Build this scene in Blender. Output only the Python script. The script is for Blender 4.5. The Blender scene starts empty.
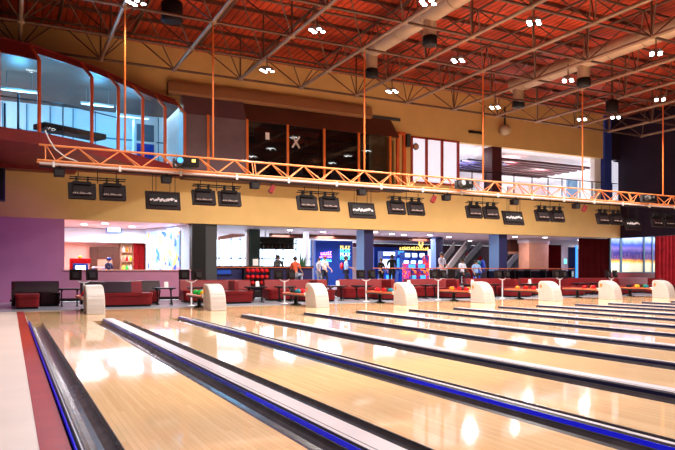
import bpy, bmesh, math, random
from mathutils import Vector, Matrix
random.seed(7)
SC = bpy.context.scene
COL = SC.collection
PI = math.pi
# ------------------------------------------------------------------ camera
YAW = math.radians(27.0); CH = 1.143; FPX = 643.0; HOR = 272.0
cd = bpy.data.cameras.new('camera'); cam = bpy.data.objects.new('camera', cd); COL.objects.link(cam)
cam.location = (0, 0, CH); cam.rotation_euler = (PI/2, 0, -YAW)
cd.lens = 36*FPX/675; cd.sensor_width = 36; cd.shift_y = (HOR-225)/675; cd.clip_end = 300
SC.camera = cam
S_, C_ = math.sin(YAW), math.cos(YAW)
def X_(px, Y):                       # world x of a sight line where it meets the plane y = Y
    u = (px-337.5)/FPX
    return Y*(S_+C_*u)/(C_-S_*u)
def at(px, py, Y):
    X = X_(px, Y); d = S_*X+C_*Y
    return Vector((X, Y, CH+(HOR-py)*d/FPX))
def atz(px, py, Z):                  # point on a horizontal plane
    d = (Z-CH)*FPX/(HOR-py); lat = (px-337.5)/FPX*d
    return Vector((S_*d+C_*lat, C_*d-S_*lat, Z))

# ------------------------------------------------------------------ materials
def mat(name, col, rough=.5, metal=0, emit=0, ecol=None, var=0, vscale=6, bump=0, bscale=40, coat=0, alpha=1, trans=0, spec=.3):
    m = bpy.data.materials.new(name); m.use_nodes = True
    nt = m.node_tree; b = nt.nodes['Principled BSDF']
    c = (*col, 1)
    b.inputs['Base Color'].default_value = c; b.inputs['Roughness'].default_value = rough
    b.inputs['Metallic'].default_value = metal; b.inputs['Specular IOR Level'].default_value = spec
    if emit:
        b.inputs['Emission Color'].default_value = (*(ecol or col), 1); b.inputs['Emission Strength'].default_value = emit
    if coat: b.inputs['Coat Weight'].default_value = coat; b.inputs['Coat Roughness'].default_value = .05
    if trans: b.inputs['Transmission Weight'].default_value = trans
    if alpha < 1: b.inputs['Alpha'].default_value = alpha
    if var or bump:
        tc = nt.nodes.new('ShaderNodeTexCoord'); n = nt.nodes.new('ShaderNodeTexNoise')
        n.inputs['Scale'].default_value = vscale; n.inputs['Detail'].default_value = 4
        nt.links.new(tc.outputs['Object'], n.inputs['Vector'])
        if var:
            r = nt.nodes.new('ShaderNodeValToRGB')
            r.color_ramp.elements[0].position = .3; r.color_ramp.elements[1].position = .7
            r.color_ramp.elements[0].color = (*[max(0, v*(1-var)) for v in col], 1)
            r.color_ramp.elements[1].color = (*[min(1, v*(1+var)) for v in col], 1)
            nt.links.new(n.outputs['Fac'], r.inputs['Fac']); nt.links.new(r.outputs['Color'], b.inputs['Base Color'])
        if bump:
            n2 = nt.nodes.new('ShaderNodeTexNoise'); n2.inputs['Scale'].default_value = bscale
            nt.links.new(tc.outputs['Object'], n2.inputs['Vector'])
            bp = nt.nodes.new('ShaderNodeBump'); bp.inputs['Strength'].default_value = bump; bp.inputs['Distance'].default_value = .01
            nt.links.new(n2.outputs['Fac'], bp.inputs['Height']); nt.links.new(bp.outputs['Normal'], b.inputs['Normal'])
    return m

def wood_mat(name, c1, c2, mortar, bw, rh, rough, rot=0, bump=.02):
    m = mat(name, c1, rough, spec=.65 if rough < .2 else .25); nt = m.node_tree; b = nt.nodes['Principled BSDF']
    tc = nt.nodes.new('ShaderNodeTexCoord'); mp = nt.nodes.new('ShaderNodeMapping')
    mp.inputs['Rotation'].default_value = (0, 0, rot)
    br = nt.nodes.new('ShaderNodeTexBrick')
    br.inputs['Scale'].default_value = 1; br.inputs['Brick Width'].default_value = bw; br.inputs['Row Height'].default_value = rh
    br.inputs['Mortar Size'].default_value = .0008; br.inputs['Color1'].default_value = (*c1, 1); br.inputs['Color2'].default_value = (*c2, 1)
    br.inputs['Mortar'].default_value = (*mortar, 1); br.offset = .37
    nt.links.new(tc.outputs['Object'], mp.inputs['Vector']); nt.links.new(mp.outputs['Vector'], br.inputs['Vector'])
    n = nt.nodes.new('ShaderNodeTexNoise'); n.inputs['Scale'].default_value = 3
    mp2 = nt.nodes.new('ShaderNodeMapping'); mp2.inputs['Scale'].default_value = (14, .7, 1)
    nt.links.new(tc.outputs['Object'], mp2.inputs['Vector']); nt.links.new(mp2.outputs['Vector'], n.inputs['Vector'])
    mx = nt.nodes.new('ShaderNodeMix'); mx.data_type = 'RGBA'; mx.blend_type = 'MULTIPLY'; mx.inputs[0].default_value = .2
    nt.links.new(br.outputs['Color'], mx.inputs[6])
    r = nt.nodes.new('ShaderNodeValToRGB'); r.color_ramp.elements[0].color = (.62, .55, .5, 1); r.color_ramp.elements[1].color = (1, 1, 1, 1)
    r.color_ramp.elements[0].position = .25; r.color_ramp.elements[1].position = .7
    nt.links.new(n.outputs['Fac'], r.inputs['Fac']); nt.links.new(r.outputs['Color'], mx.inputs[7])
    nt.links.new(mx.outputs[2], b.inputs['Base Color'])
    return m

def stripe_mat(name, col, dark, scale, axis='X', rough=.6, bump=.3, metal=0):
    """corrugated sheet: real height bump and seams along one axis"""
    m = mat(name, col, rough, metal); nt = m.node_tree; b = nt.nodes['Principled BSDF']
    tc = nt.nodes.new('ShaderNodeTexCoord'); w = nt.nodes.new('ShaderNodeTexWave'); w.bands_direction = axis
    w.inputs['Scale'].default_value = scale
    nt.links.new(tc.outputs['Object'], w.inputs['Vector'])
    r = nt.nodes.new('ShaderNodeValToRGB'); r.color_ramp.elements[0].color = (*dark, 1); r.color_ramp.elements[1].color = (*col, 1)
    r.color_ramp.elements[0].position = 0; r.color_ramp.elements[1].position = .25
    nt.links.new(w.outputs['Fac'], r.inputs['Fac'])
    n = nt.nodes.new('ShaderNodeTexNoise'); n.inputs['Scale'].default_value = .6; n.inputs['Detail'].default_value = 5
    nt.links.new(tc.outputs['Object'], n.inputs['Vector'])
    r2 = nt.nodes.new('ShaderNodeValToRGB'); r2.color_ramp.elements[0].color = (.55, .5, .5, 1); r2.color_ramp.elements[1].color = (1, 1, 1, 1)
    r2.color_ramp.elements[0].position = .35; r2.color_ramp.elements[1].position = .6
    nt.links.new(n.outputs['Fac'], r2.inputs['Fac'])
    mx = nt.nodes.new('ShaderNodeMix'); mx.data_type = 'RGBA'; mx.blend_type = 'MULTIPLY'; mx.inputs[0].default_value = 1
    nt.links.new(r.outputs['Color'], mx.inputs[6]); nt.links.new(r2.outputs['Color'], mx.inputs[7])
    nt.links.new(mx.outputs[2], b.inputs['Base Color'])
    bp = nt.nodes.new('ShaderNodeBump'); bp.inputs['Strength'].default_value = bump; bp.inputs['Distance'].default_value = .03
    nt.links.new(w.outputs['Fac'], bp.inputs['Height']); nt.links.new(bp.outputs['Normal'], b.inputs['Normal'])
    return m

def glass_mat(name, tint, alpha, rough=.03):
    m = bpy.data.materials.new(name); m.use_nodes = True; nt = m.node_tree; nt.nodes.clear()
    o = nt.nodes.new('ShaderNodeOutputMaterial'); t = nt.nodes.new('ShaderNodeBsdfTransparent'); t.inputs[0].default_value = (*tint, 1)
    g = nt.nodes.new('ShaderNodeBsdfGlossy'); g.inputs['Roughness'].default_value = rough
    f = nt.nodes.new('ShaderNodeLayerWeight'); pw = nt.nodes.new('ShaderNodeMath'); pw.operation = 'POWER'; pw.inputs[1].default_value = 5
    nt.links.new(f.outputs['Facing'], pw.inputs[0])
    mt = nt.nodes.new('ShaderNodeMath'); mt.operation = 'MAXIMUM'; mt.inputs[1].default_value = alpha
    nt.links.new(pw.outputs[0], mt.inputs[0])
    mx = nt.nodes.new('ShaderNodeMixShader'); nt.links.new(mt.outputs[0], mx.inputs[0]); nt.links.new(t.outputs[0], mx.inputs[1]); nt.links.new(g.outputs[0], mx.inputs[2])
    nt.links.new(mx.outputs[0], o.inputs[0])
    return m

def splotch_mat(name, base, cols, scale, emit=0, seed=0, sx=1.0, sz=.55):
    """abstract painted mural: voronoi cells of paint on a pale ground"""
    m = mat(name, base, .6); nt = m.node_tree; b = nt.nodes['Principled BSDF']
    tc = nt.nodes.new('ShaderNodeTexCoord'); mp = nt.nodes.new('ShaderNodeMapping'); mp.inputs['Scale'].default_value = (sx, sx, sz)
    mp.inputs['Location'].default_value = (seed, seed*.7, seed*.3)
    nt.links.new(tc.outputs['Object'], mp.inputs['Vector'])
    v = nt.nodes.new('ShaderNodeTexVoronoi'); v.inputs['Scale'].default_value = scale
    n = nt.nodes.new('ShaderNodeTexNoise'); n.inputs['Scale'].default_value = scale*.6
    ad = nt.nodes.new('ShaderNodeMix'); ad.data_type = 'RGBA'; ad.blend_type = 'ADD'; ad.inputs[0].default_value = .25
    nt.links.new(mp.outputs['Vector'], ad.inputs[6]); nt.links.new(n.outputs['Color'], ad.inputs[7])
    nt.links.new(mp.outputs['Vector'], n.inputs['Vector']); nt.links.new(ad.outputs[2], v.inputs['Vector'])
    sp = nt.nodes.new('ShaderNodeSeparateColor'); nt.links.new(v.outputs['Color'], sp.inputs[0])
    r = nt.nodes.new('ShaderNodeValToRGB'); r.color_ramp.interpolation = 'CONSTANT'
    els = [base]+list(cols); k = len(els)
    r.color_ramp.elements[0].color = (*base, 1); r.color_ramp.elements[0].position = 0
    r.color_ramp.elements[1].color = (*cols[0], 1); r.color_ramp.elements[1].position = .4
    for i, c in enumerate(cols[1:]):
        e = r.color_ramp.elements.new(.4+.6*(i+1)/len(cols)); e.color = (*c, 1)
    nt.links.new(sp.outputs[0], r.inputs['Fac']); nt.links.new(r.outputs['Color'], b.inputs['Base Color'])
    if emit:
        nt.links.new(r.outputs['Color'], b.inputs['Emission Color']); b.inputs['Emission Strength'].default_value = emit
    return m

M = {}
M['lane'] = wood_mat('lane_maple', (.92, .66, .40), (.83, .56, .32), (.5, .32, .18), 1.6, .045, .055, rot=PI/2)
M['approach'] = wood_mat('approach_maple', (.90, .60, .32), (.82, .52, .27), (.5, .3, .16), 1.2, .06, .085, rot=PI/2)
M['walk'] = mat('pale_walkway', (.90, .76, .68), .35, var=.04, vscale=1.5, coat=.15)
M['redstrip'] = wood_mat('red_brown_strip', (.46, .05, .022), (.38, .04, .018), (.16, .03, .015), .2, .2, .35)
M['seatfloor'] = mat('seating_floor', (.34, .36, .42), .22, var=.15, vscale=1.2)
M['gutter'] = mat('gutter_plastic', (.13, .11, .12), .25, var=.2, vscale=5)
M['cap'] = mat('capping_light', (.62, .57, .62), .3, var=.05, vscale=3)
M['capdark'] = mat('capping_dark', (.03, .02, .035), .3)
M['led'] = mat('led_blue', (.01, .01, .5), .2, emit=.38, ecol=(.01, .012, .9))  # blue glow put into the side strip material
M['leddim'] = mat('led_blue_dim', (.01, .01, .2), .2, emit=.12, ecol=(.01, .012, .9))  # weaker copy where the glow fades toward the foul line
M['navyg'] = mat('navy_gloss', (.012, .012, .06), .2)
M['tan'] = mat('tan_paint', (.66, .42, .16), .7, var=.05, vscale=1.2, bump=.05)
M['mauve'] = mat('mauve_paint', (.42, .17, .28), .6, var=.06, vscale=1.0)
M['darkwall'] = mat('dark_purple_paint', (.018, .007, .022), .8, var=.2, vscale=.7)
M['maroon'] = mat('maroon_cladding', (.20, .018, .02), .45, var=.2, vscale=.8)
M['bronze'] = mat('brown_fascia', (.12, .045, .03), .5, var=.2, vscale=.7)
M['deck'] = stripe_mat('roof_deck', (.62, .07, .02), (.22, .025, .012), 1.2, 'X')
M['steel'] = mat('space_frame_paint', (.13, .07, .05), .38, .25, var=.15, vscale=1)
M['steelpale'] = mat('space_frame_pale', (.34, .22, .15), .4, .2, var=.15, vscale=1)
M['duct'] = mat('duct_sheet', (.55, .42, .30), .45, .35, var=.12, vscale=1.5)
M['orangelt'] = mat('light_orange_steel', (.80, .27, .09), .4)
M['orange'] = mat('orange_steel', (.72, .16, .03), .35, .1, var=.06, vscale=3)
M['orangered'] = mat('orange_red_mullion', (.62, .10, .03), .4, var=.1, vscale=2)
M['black'] = mat('black_plastic', (.009, .008, .009), .5, spec=.2)
M['blackb'] = mat('brown_black_plastic', (.013, .006, .007), .6, var=.3, vscale=9, spec=.15)
M['dgrey'] = mat('dark_grey', (.06, .06, .065), .5)
M['grey'] = mat('grey_metal', (.4, .4, .42), .35, .5)
M['white'] = mat('white_enamel', (.8, .78, .78), .35)
M['whitewall'] = mat('white_paint', (.82, .82, .84), .7)
M['hood'] = mat('ball_return_shell', (.52, .475, .45), .3, var=.03, vscale=6)
M['seam'] = mat('shell_seam', (.45, .38, .36), .5)
M['logo'] = mat('orange_badge', (.9, .2, .03), .4)
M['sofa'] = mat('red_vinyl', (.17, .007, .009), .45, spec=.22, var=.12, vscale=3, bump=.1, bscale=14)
M['sofadk'] = mat('dark_red_vinyl', (.018, .0015, .004), .45, spec=.25, var=.15, vscale=3, bump=.1, bscale=14)  # shaded copy of the red vinyl, shade put into the colour
M['table'] = mat('dark_table', (.02, .014, .016), .3, spec=.3)
M['rackred'] = mat('rack_rim', (.6, .13, .05), .35)
M['curtain'] = mat('red_velvet', (.20, .006, .008), .9, spec=.05, var=.25, vscale=3)
M['curtdk'] = mat('dark_red_velvet', (.05, .003, .004), .9, spec=.05, var=.25, vscale=3)
M['pink'] = mat('salmon_paint', (.78, .42, .36), .7)
M['brownwood'] = mat('brown_wood', (.08, .018, .008), .5, var=.2, vscale=4)
M['tanwood'] = mat('tan_wood', (.5, .25, .17), .5, var=.1, vscale=3)
M['bluewall'] = mat('blue_paint', (.01, .06, .42), .5, var=.08, vscale=1)
M['palecol'] = mat('pale_blue_paint', (.16, .30, .62), .5)
M['navy'] = mat('navy_paint', (.02, .018, .08), .45)
M['greencol'] = mat('dark_green_paint', (.02, .05, .05), .5)
M['greycol'] = mat('grey_paint', (.05, .05, .055), .6)
M['skin'] = mat('skin', (.55, .3, .2), .5)
M['hair'] = mat('dark_hair', (.03, .018, .012), .6)
M['denim'] = mat('dark_trousers', (.02, .022, .04), .7)
M['plum'] = mat('plum_panel', (.16, .09, .11), .35)
M['tanbrown'] = mat('brown_ledge', (.30, .13, .06), .5)
M['glass'] = glass_mat('clear_glass', (.93, .97, 1), .06)
M['bayglass'] = glass_mat('bay_glass', (.75, .93, 1), .05)
M['smokeglass'] = mat('smoked_glass', (.17, .11, .135), .22, var=.12, vscale=1.5, alpha=.9)  # mauve window reflections put into the pane colour
M['darkglass'] = glass_mat('dark_glass', (.25, .25, .28), .08)
M['bulb'] = mat('lamp_bulb', (1, .98, .95), .3, emit=16, ecol=(.95, 1, .97))
M['down'] = mat('downlight', (1, 1, 1), .3, emit=9, ecol=(1, .95, .92))
M['neonp'] = mat('neon_purple', (.6, .2, 1), .3, emit=5, ecol=(.55, .2, 1))
M['neonc'] = mat('neon_cyan', (.1, .8, .9), .3, emit=2.5, ecol=(.1, .8, .8))
M['neony'] = mat('neon_yellow', (1, .8, .2), .3, emit=1.6, ecol=(1, .7, .12))
M['screen'] = mat('bright_screen', (.7, .85, 1), .3, emit=2.2, ecol=(.65, .82, 1))
M['screenblue'] = mat('blue_screen', (.05, .3, .9), .3, emit=1.5, ecol=(.05, .3, .95))
M['paperglow'] = mat('lit_white_panel', (.85, .88, 1), .4, emit=.6, ecol=(.74, .80, 1))
M['leaf'] = mat('leaf_green', (.06, .2, .06), .5)
M['terracotta'] = mat('terracotta', (.4, .16, .08), .6)
def ramp_emit(name):
    """backlit city-at-night print: dark cloud over a gold skyline over pale water"""
    m = mat(name, (.2, .2, .5), .4); nt = m.node_tree; b = nt.nodes['Principled BSDF']
    tc = nt.nodes.new('ShaderNodeTexCoord'); sx = nt.nodes.new('ShaderNodeSeparateXYZ'); nt.links.new(tc.outputs['Object'], sx.inputs[0])
    n = nt.nodes.new('ShaderNodeTexNoise'); n.inputs['Scale'].default_value = 1.6; n.inputs['Detail'].default_value = 6; nt.links.new(tc.outputs['Object'], n.inputs['Vector'])
    ma = nt.nodes.new('ShaderNodeMath'); ma.operation = 'MULTIPLY_ADD'; ma.inputs[1].default_value = .35; ma.inputs[2].default_value = -.12
    nt.links.new(n.outputs['Fac'], ma.inputs[0])
    ad = nt.nodes.new('ShaderNodeMath'); nt.links.new(sx.outputs['Z'], ad.inputs[0]); nt.links.new(ma.outputs[0], ad.inputs[1])
    dv = nt.nodes.new('ShaderNodeMath'); dv.operation = 'DIVIDE'; dv.inputs[1].default_value = 2.1; nt.links.new(ad.outputs[0], dv.inputs[0])
    r = nt.nodes.new('ShaderNodeValToRGB'); es = r.color_ramp.elements
    es[0].position = 0; es[0].color = (.75, .72, .5, 1); es[1].position = 1; es[1].color = (.55, .7, 1, 1)
    for p, c in ((.26, (.95, .85, .55)), (.33, (1, .5, .08)), (.40, (.5, .15, .06)), (.44, (.06, .02, .14)), (.60, (.04, .03, .22)), (.72, (.22, .14, .45)), (.84, (.03, .08, .55))):
        e = es.new(p); e.color = (*c, 1)
    nt.links.new(dv.outputs[0], r.inputs['Fac'])
    nt.links.new(r.outputs['Color'], b.inputs['Base Color']); nt.links.new(r.outputs['Color'], b.inputs['Emission Color']); b.inputs['Emission Strength'].default_value = .5
    return m
M['city'] = ramp_emit('city_night_print')
M['pinkgrey'] = mat('pink_grey_label', (.6, .52, .54), .5)
M['mural'] = splotch_mat('splash_mural', (.24, .52, .95), [(.03, .12, .6), (.95, .35, .2), (.35, .65, .95), (.95, .6, .15), (.55, .8, 1), (.75, .35, .5)], 5.5, seed=3)
M['shelfgoods'] = splotch_mat('shelf_goods', (.75, .55, .32), [(.85, .7, .45), (.5, .3, .15), (.9, .82, .7), (.65, .45, .25)], 9, sz=1, seed=5)
M['arcart'] = splotch_mat('arcade_art', (.5, .02, .12), [(.8, .05, .05), (.12, .02, .35), (.9, .3, .03), (.03, .03, .3)], 7, emit=.25, sz=1)
BALLC = {'red': (.55, .015, .02), 'blue': (.02, .06, .5), 'green': (.02, .42, .06), 'yellow': (.75, .5, .03), 'black': (.015, .015, .02), 'orange': (.8, .2, .02), 'purple': (.18, .02, .3), 'teal': (.02, .2, .25)}
for k, c in BALLC.items(): M['ball_'+k] = mat('ball_'+k, c, .12, var=.25, vscale=12)

# ------------------------------------------------------------------ mesh builder
class MB:
    def __init__(s): s.v = []; s.f = []; s.s = []
    def add(s, vs, fs, smooth=False):
        o = len(s.v); s.v += [tuple(v) for v in vs]; s.f += [tuple(i+o for i in f) for f in fs]; s.s += [smooth]*len(fs); return s
    def box(s, x0, x1, y0, y1, z0, z1):
        if x0 > x1: x0, x1 = x1, x0
        if y0 > y1: y0, y1 = y1, y0
        if z0 > z1: z0, z1 = z1, z0
        return s.add([(x0,y0,z0),(x1,y0,z0),(x1,y1,z0),(x0,y1,z0),(x0,y0,z1),(x1,y0,z1),(x1,y1,z1),(x0,y1,z1)],
                     [(0,3,2,1),(4,5,6,7),(0,1,5,4),(1,2,6,5),(2,3,7,6),(3,0,4,7)])
    def cbox(s, c, sz, R=None):
        hx, hy, hz = [q/2 for q in sz]; vs = []
        for z in (-hz, hz):
            for x, y in ((-hx,-hy),(hx,-hy),(hx,hy),(-hx,hy)):
                p = Vector((x, y, z))
                if R: p = R @ p
                vs.append(Vector(c)+p)
        return s.add(vs, [(0,3,2,1),(4,5,6,7),(0,1,5,4),(1,2,6,5),(2,3,7,6),(3,0,4,7)])
    def tube(s, p, q, r, n=8, r2=None, caps=True):
        p, q = Vector(p), Vector(q); d = q-p
        if d.length < 1e-6: return s
        d.normalize(); a = Vector((0,0,1)) if abs(d.z) < .9 else Vector((1,0,0))
        u = d.cross(a).normalized(); w = d.cross(u); r2 = r if r2 is None else r2; vs = []
        for k in range(n):
            t = 2*PI*k/n+PI/n; o = u*math.cos(t)+w*math.sin(t); vs.append(p+o*r)
        for k in range(n):
            t = 2*PI*k/n+PI/n; o = u*math.cos(t)+w*math.sin(t); vs.append(q+o*r2)
        s.add(vs, [(k, (k+1) % n, n+(k+1) % n, n+k) for k in range(n)], True)
        if caps: s.add(vs[:n], [tuple(range(n))[::-1]]); s.add(vs[n:], [tuple(range(n))])
        return s
    def path(s, pts, r, n=8):
        for a, b in zip(pts, pts[1:]): s.tube(a, b, r, n)
        for p in pts[1:-1]: s.sphere(p, r, n, 4)
        return s
    def sphere(s, c, r, n=16, m=10, sc=(1,1,1)):
        vs = [(c[0], c[1], c[2]-r*sc[2])]; fs = []
        for i in range(1, m):
            t = PI*i/m
            for k in range(n):
                a = 2*PI*k/n
                vs.append((c[0]+r*sc[0]*math.sin(t)*math.cos(a), c[1]+r*sc[1]*math.sin(t)*math.sin(a), c[2]-r*sc[2]*math.cos(t)))
        vs.append((c[0], c[1], c[2]+r*sc[2]))
        for k in range(n): fs.append((0, 1+(k+1) % n, 1+k))
        for i in range(m-2):
            for k in range(n):
                a = 1+i*n; fs.append((a+k, a+(k+1) % n, a+n+(k+1) % n, a+n+k))
        a = 1+(m-2)*n; L = len(vs)-1
        for k in range(n): fs.append((a+k, a+(k+1) % n, L))
        return s.add(vs, fs, True)
    def lathe(s, c, prof, n=20, smooth=True):
        vs = []; fs = []
        for r, z in prof:
            for k in range(n):
                a = 2*PI*k/n; vs.append((c[0]+r*math.cos(a), c[1]+r*math.sin(a), c[2]+z))
        for i in range(len(prof)-1):
            for k in range(n): fs.append((i*n+k, i*n+(k+1) % n, (i+1)*n+(k+1) % n, (i+1)*n+k))
        s.add(vs, fs, smooth)
        s.add(vs[:n], [tuple(range(n))[::-1]]); s.add(vs[-n:], [tuple(range(n))]); return s
    def prism(s, poly, a, b, ax='x', smooth=False):
        """poly in the plane across ax, extruded from a to b"""
        def P(t, p):
            return {'x': (t, p[0], p[1]), 'y': (p[0], t, p[1]), 'z': (p[0], p[1], t)}[ax]
        n = len(poly); vs = [P(a, p) for p in poly]+[P(b, p) for p in poly]
        s.add(vs, [(k, (k+1) % n, n+(k+1) % n, n+k) for k in range(n)], smooth)
        s.add(vs[:n], [tuple(range(n))[::-1]]); s.add(vs[n:], [tuple(range(n))]); return s
    def build(s, name, m, parent=None, loc=None, bevel=0, seg=2, fix=True):
        me = bpy.data.meshes.new(name); me.from_pydata(s.v, [], s.f)
        me.polygons.foreach_set('use_smooth', s.s); me.materials.append(M[m] if isinstance(m, str) else m)
        if fix:
            bm = bmesh.new(); bm.from_mesh(me); bmesh.ops.recalc_face_normals(bm, faces=bm.faces); bm.to_mesh(me); bm.free()
        o = bpy.data.objects.new(name, me); COL.objects.link(o)
        if parent: o.parent = parent
        if loc is not None: o.location = loc
        if bevel:
            b = o.modifiers.new('bevel', 'BEVEL'); b.width = bevel; b.segments = seg; b.limit_method = 'ANGLE'; b.angle_limit = .6
        return o
def tag(o, label=None, cat=None, group=None, kind=None):
    if label: o['label'] = label
    if cat: o['category'] = cat
    if group: o['group'] = group
    if kind: o['kind'] = kind
    return o
def thing(name, label, cat, loc=(0,0,0), rz=0, group=None):
    o = bpy.data.objects.new(name, None); o.empty_display_size = .1; COL.objects.link(o)
    o.location = loc; o.rotation_euler = (0, 0, rz); return tag(o, label, cat, group)
def struct(name, mb, m, **k):
    return tag(mb.build(name, m, **k), kind='structure')
def kids(o): return [c for c in bpy.data.objects if c.parent == o]
def dup(o, loc, label=None, rz=None, group=None, skip=()):
    r = o.copy(); COL.objects.link(r); r.location = loc
    if rz is not None: r.rotation_euler = (0, 0, rz)
    if label: r['label'] = label
    if group: r['group'] = group
    for ch in kids(o):
        c = ch.copy(); COL.objects.link(c); c.parent = r
        for g in kids(ch):
            d = g.copy(); COL.objects.link(d); d.parent = c
    return r
ORD = ['first','second','third','fourth','fifth','sixth','seventh','eighth','ninth','tenth','eleventh','twelfth','thirteenth','fourteenth','fifteenth','sixteenth','seventeenth','eighteenth','nineteenth','twentieth']
def light(kind, loc, power, col=(1,1,1), size=.2, aim=None, spot=None, blend=.5, sy=None):
    l = bpy.data.lights.new('lamp_light', kind); l.energy = power; l.color = col
    if kind == 'AREA':
        l.size = size
        if sy: l.shape = 'RECTANGLE'; l.size_y = sy
    else: l.shadow_soft_size = size
    if kind == 'SPOT': l.spot_size = spot; l.spot_blend = blend
    o = bpy.data.objects.new('lamp_light', l); COL.objects.link(o); o.location = loc
    if aim is not None: o.rotation_euler = (Vector(aim)-Vector(loc)).to_track_quat('-Z', 'Y').to_euler()
    return o

# ================================================================== SETTING
P = 3.40; B0 = 1.945; YF = 16.0; YA = 20.55; YW = 27.0; ZS = 3.2; XR = 33.0; XL = -1.6; Y0 = -2.5
RX = [B0+.128+P*j for j in range(9)]        # ball return centre lines
# sub floor under the lanes, walkway left of the lanes, approach, seating floor, concourse floor
struct('floor', MB().box(XL, XR, Y0, YF, -.3, -.14), 'capdark')
struct('floor.001', MB().box(XL, .17, Y0, YA, -.13, .0), 'walk')
struct('floor.002', MB().box(.368, XR, YF, YA, -.13, .0), 'approach')
struct('floor.003', MB().box(XL, XR+7, YA, YW+.0, -.13, -.004), 'seatfloor')
struct('trim_1', MB().box(.17, .352, Y0, YA, -.13, .004), 'redstrip')
struct('trim_2', MB().box(XL, XR, YA-.02, YA+.04, -.1, .012), 'grey')
# back wall ------------------------------------------------------------------
x65 = X_(64.5, YW); x191 = X_(191, YW); x411 = X_(411, YW); x604 = X_(603, YW)
w = MB()
w.box(XL, x65, YW, YW+.3, 0, ZS)                                  # solid bay left of the serving window
w.box(x65, x191, YW, YW+.3, 0, 1.2)                               # wall below the window
struct('wall_back', w, 'mauve')
w = MB(); ZT = 8.15; ZB = 5.35; ZG = 7.92
w.box(XL, XR, YW-.02, YW+.5, ZS, ZB)
w.box(XL, x411-0.05, YW-.02, YW+.3, ZB, 10.5) if False else None
w.box(XL, 6.4, YW, YW+.3, ZT+.05, 10.55); w.box(6.4, x411, YW, YW+.3, ZG, 10.55); w.box(X_(372, YW), x411, YW, YW+.3, ZB, ZG)
w.box(x411, x604, YW, YW+.3, ZG, 10.55)
struct('wall_back.001', w, 'tan')
struct('trim_3', MB().box(XL, x191, YW-.03, YW, 0, .12), 'blackb')
struct('trim_4', MB().box(x65-.05, x191, YW-.06, YW+.32, 1.2, 1.24), 'pink')
# upper right corner columns
struct('trim_5', MB().box(X_(604, YW), X_(611, YW), YW-.05, YW+.6, ZB, 10.5), mat('deep_blue_paint', (.03, .05, .3), .5))
struct('wall_right', MB().box(XR, XR+.3, Y0-.5, YW+.6, ZS, 10.6).box(X_(611, YW), XR, YW, YW+.3, ZG, 10.6), 'darkwall')
struct('wall_left', MB().box(XL-.3, XL, Y0, YW+.3, 0, 10.6), 'darkwall')
struct('wall_front', MB().box(XL-.3, XR+.3, Y0-.8, Y0-.5, -.3, 10.6), 'darkwall')
# roof
struct('ceiling', MB().box(XL, XR+.3, Y0-.5, YW+.3, 10.5, 10.7), 'deck')
# space frame ------------------------------------------------------------------
sf = thing('space_frame', 'square grid steel space frame hanging under the orange roof deck', 'roof frame', (0, 0, 8.7)); sf['kind'] = 'structure'
MOD = 2.585; XN = [-2.3+MOD*i for i in range(14)]; YN = [19.0+MOD*j for j in range(-5, 3)]
XN = [.29+MOD*i for i in range(-1, 13)]
TZ = 1.55
for i, x in enumerate(XN):
    MB().tube((x, YN[0], 0), (x, YN[-1], 0), .06, 8).build('bottom_chord', 'steelpale', sf)
for y in YN:
    MB().tube((XN[0], y, 0), (XN[-1], y, 0), .045, 8).build('bottom_chord', 'steel', sf)
for x in XN[:-1]:
    MB().tube((x+MOD/2, YN[0]-MOD/2, TZ), (x+MOD/2, YN[-1]+MOD/2, TZ), .05, 6).build('top_chord', 'steel', sf)
for y in [YN[0]-MOD/2]+[q+MOD/2 for q in YN]:
    MB().tube((XN[0], y, TZ), (XN[-1], y, TZ), .05, 6).build('top_chord', 'steel', sf)
for y in YN:
    m = MB(); nd = MB()
    for i, x in enumerate(XN):
        for sx in (-1, 1):
            for sy in (-1, 1):
                if XN[0]-.1 <= x+sx*MOD/2 <= XN[-1]+.1: m.tube((x, y, 0), (x+sx*MOD/2, y+sy*MOD/2, TZ), .023, 6)
        if i % 2 == 0: m.tube((x, y, 0), (x, y, TZ+.2), .035, 6)
        nd.lathe((x, y, -.07), [(.05, 0), (.11, .02), (.11, .12), (.05, .14)], 10)
    m.build('web_brace', 'steel', sf); nd.build('node_joint', 'steelpale', sf)
# purlins and cables under the deck
pur = thing('roof_purlin_grid', 'thin steel purlins close under the orange roof deck', 'purlins', (0, 0, 10.42)); pur['kind'] = 'structure'
for y in [1+2.585*k for k in range(10)]:
    MB().box(XL, XR, y-.03, y+.03, -.06, .07).build('purlin', 'bronze', pur)
# round ducts along y, dropping between the chords
def duct(px, py, Z, y0, y1, r, label, drops):
    x = atz(px, py, Z).x
    t = thing('air_duct', label, 'duct', (x, y0, Z))
    m = MB().tube((0, 0, 0), (0, y1-y0, 0), r, 20); m.build('duct_tube', 'duct', t)
    k = .6
    while k < y1-y0: MB().tube((0, k-.03, 0), (0, k+.03, 0), r+.025, 20).build('seam_ring', 'duct', t); k += 1.5
    for dy in drops:
        d = MB().tube((0, dy, 0), (0, dy, -.75), r*.72, 16); dd = d.build('outlet_drop', 'duct', t)
        MB().lathe((0, dy, -1.05), [(r*.6, 0), (r*.8, .02), (r*.8, .3), (r*.6, .32)], 16).build('nozzle', 'black', dd)
    return t
duct(420, 20, 9.6, 8, 21.5, .30, 'big round air duct running back above the middle lanes', [9.4, 13.2])
duct(600, 54, 9.6, 6, 22.4, .34, 'big round air duct running back above the right lanes', [12.4, 16.1])
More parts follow.
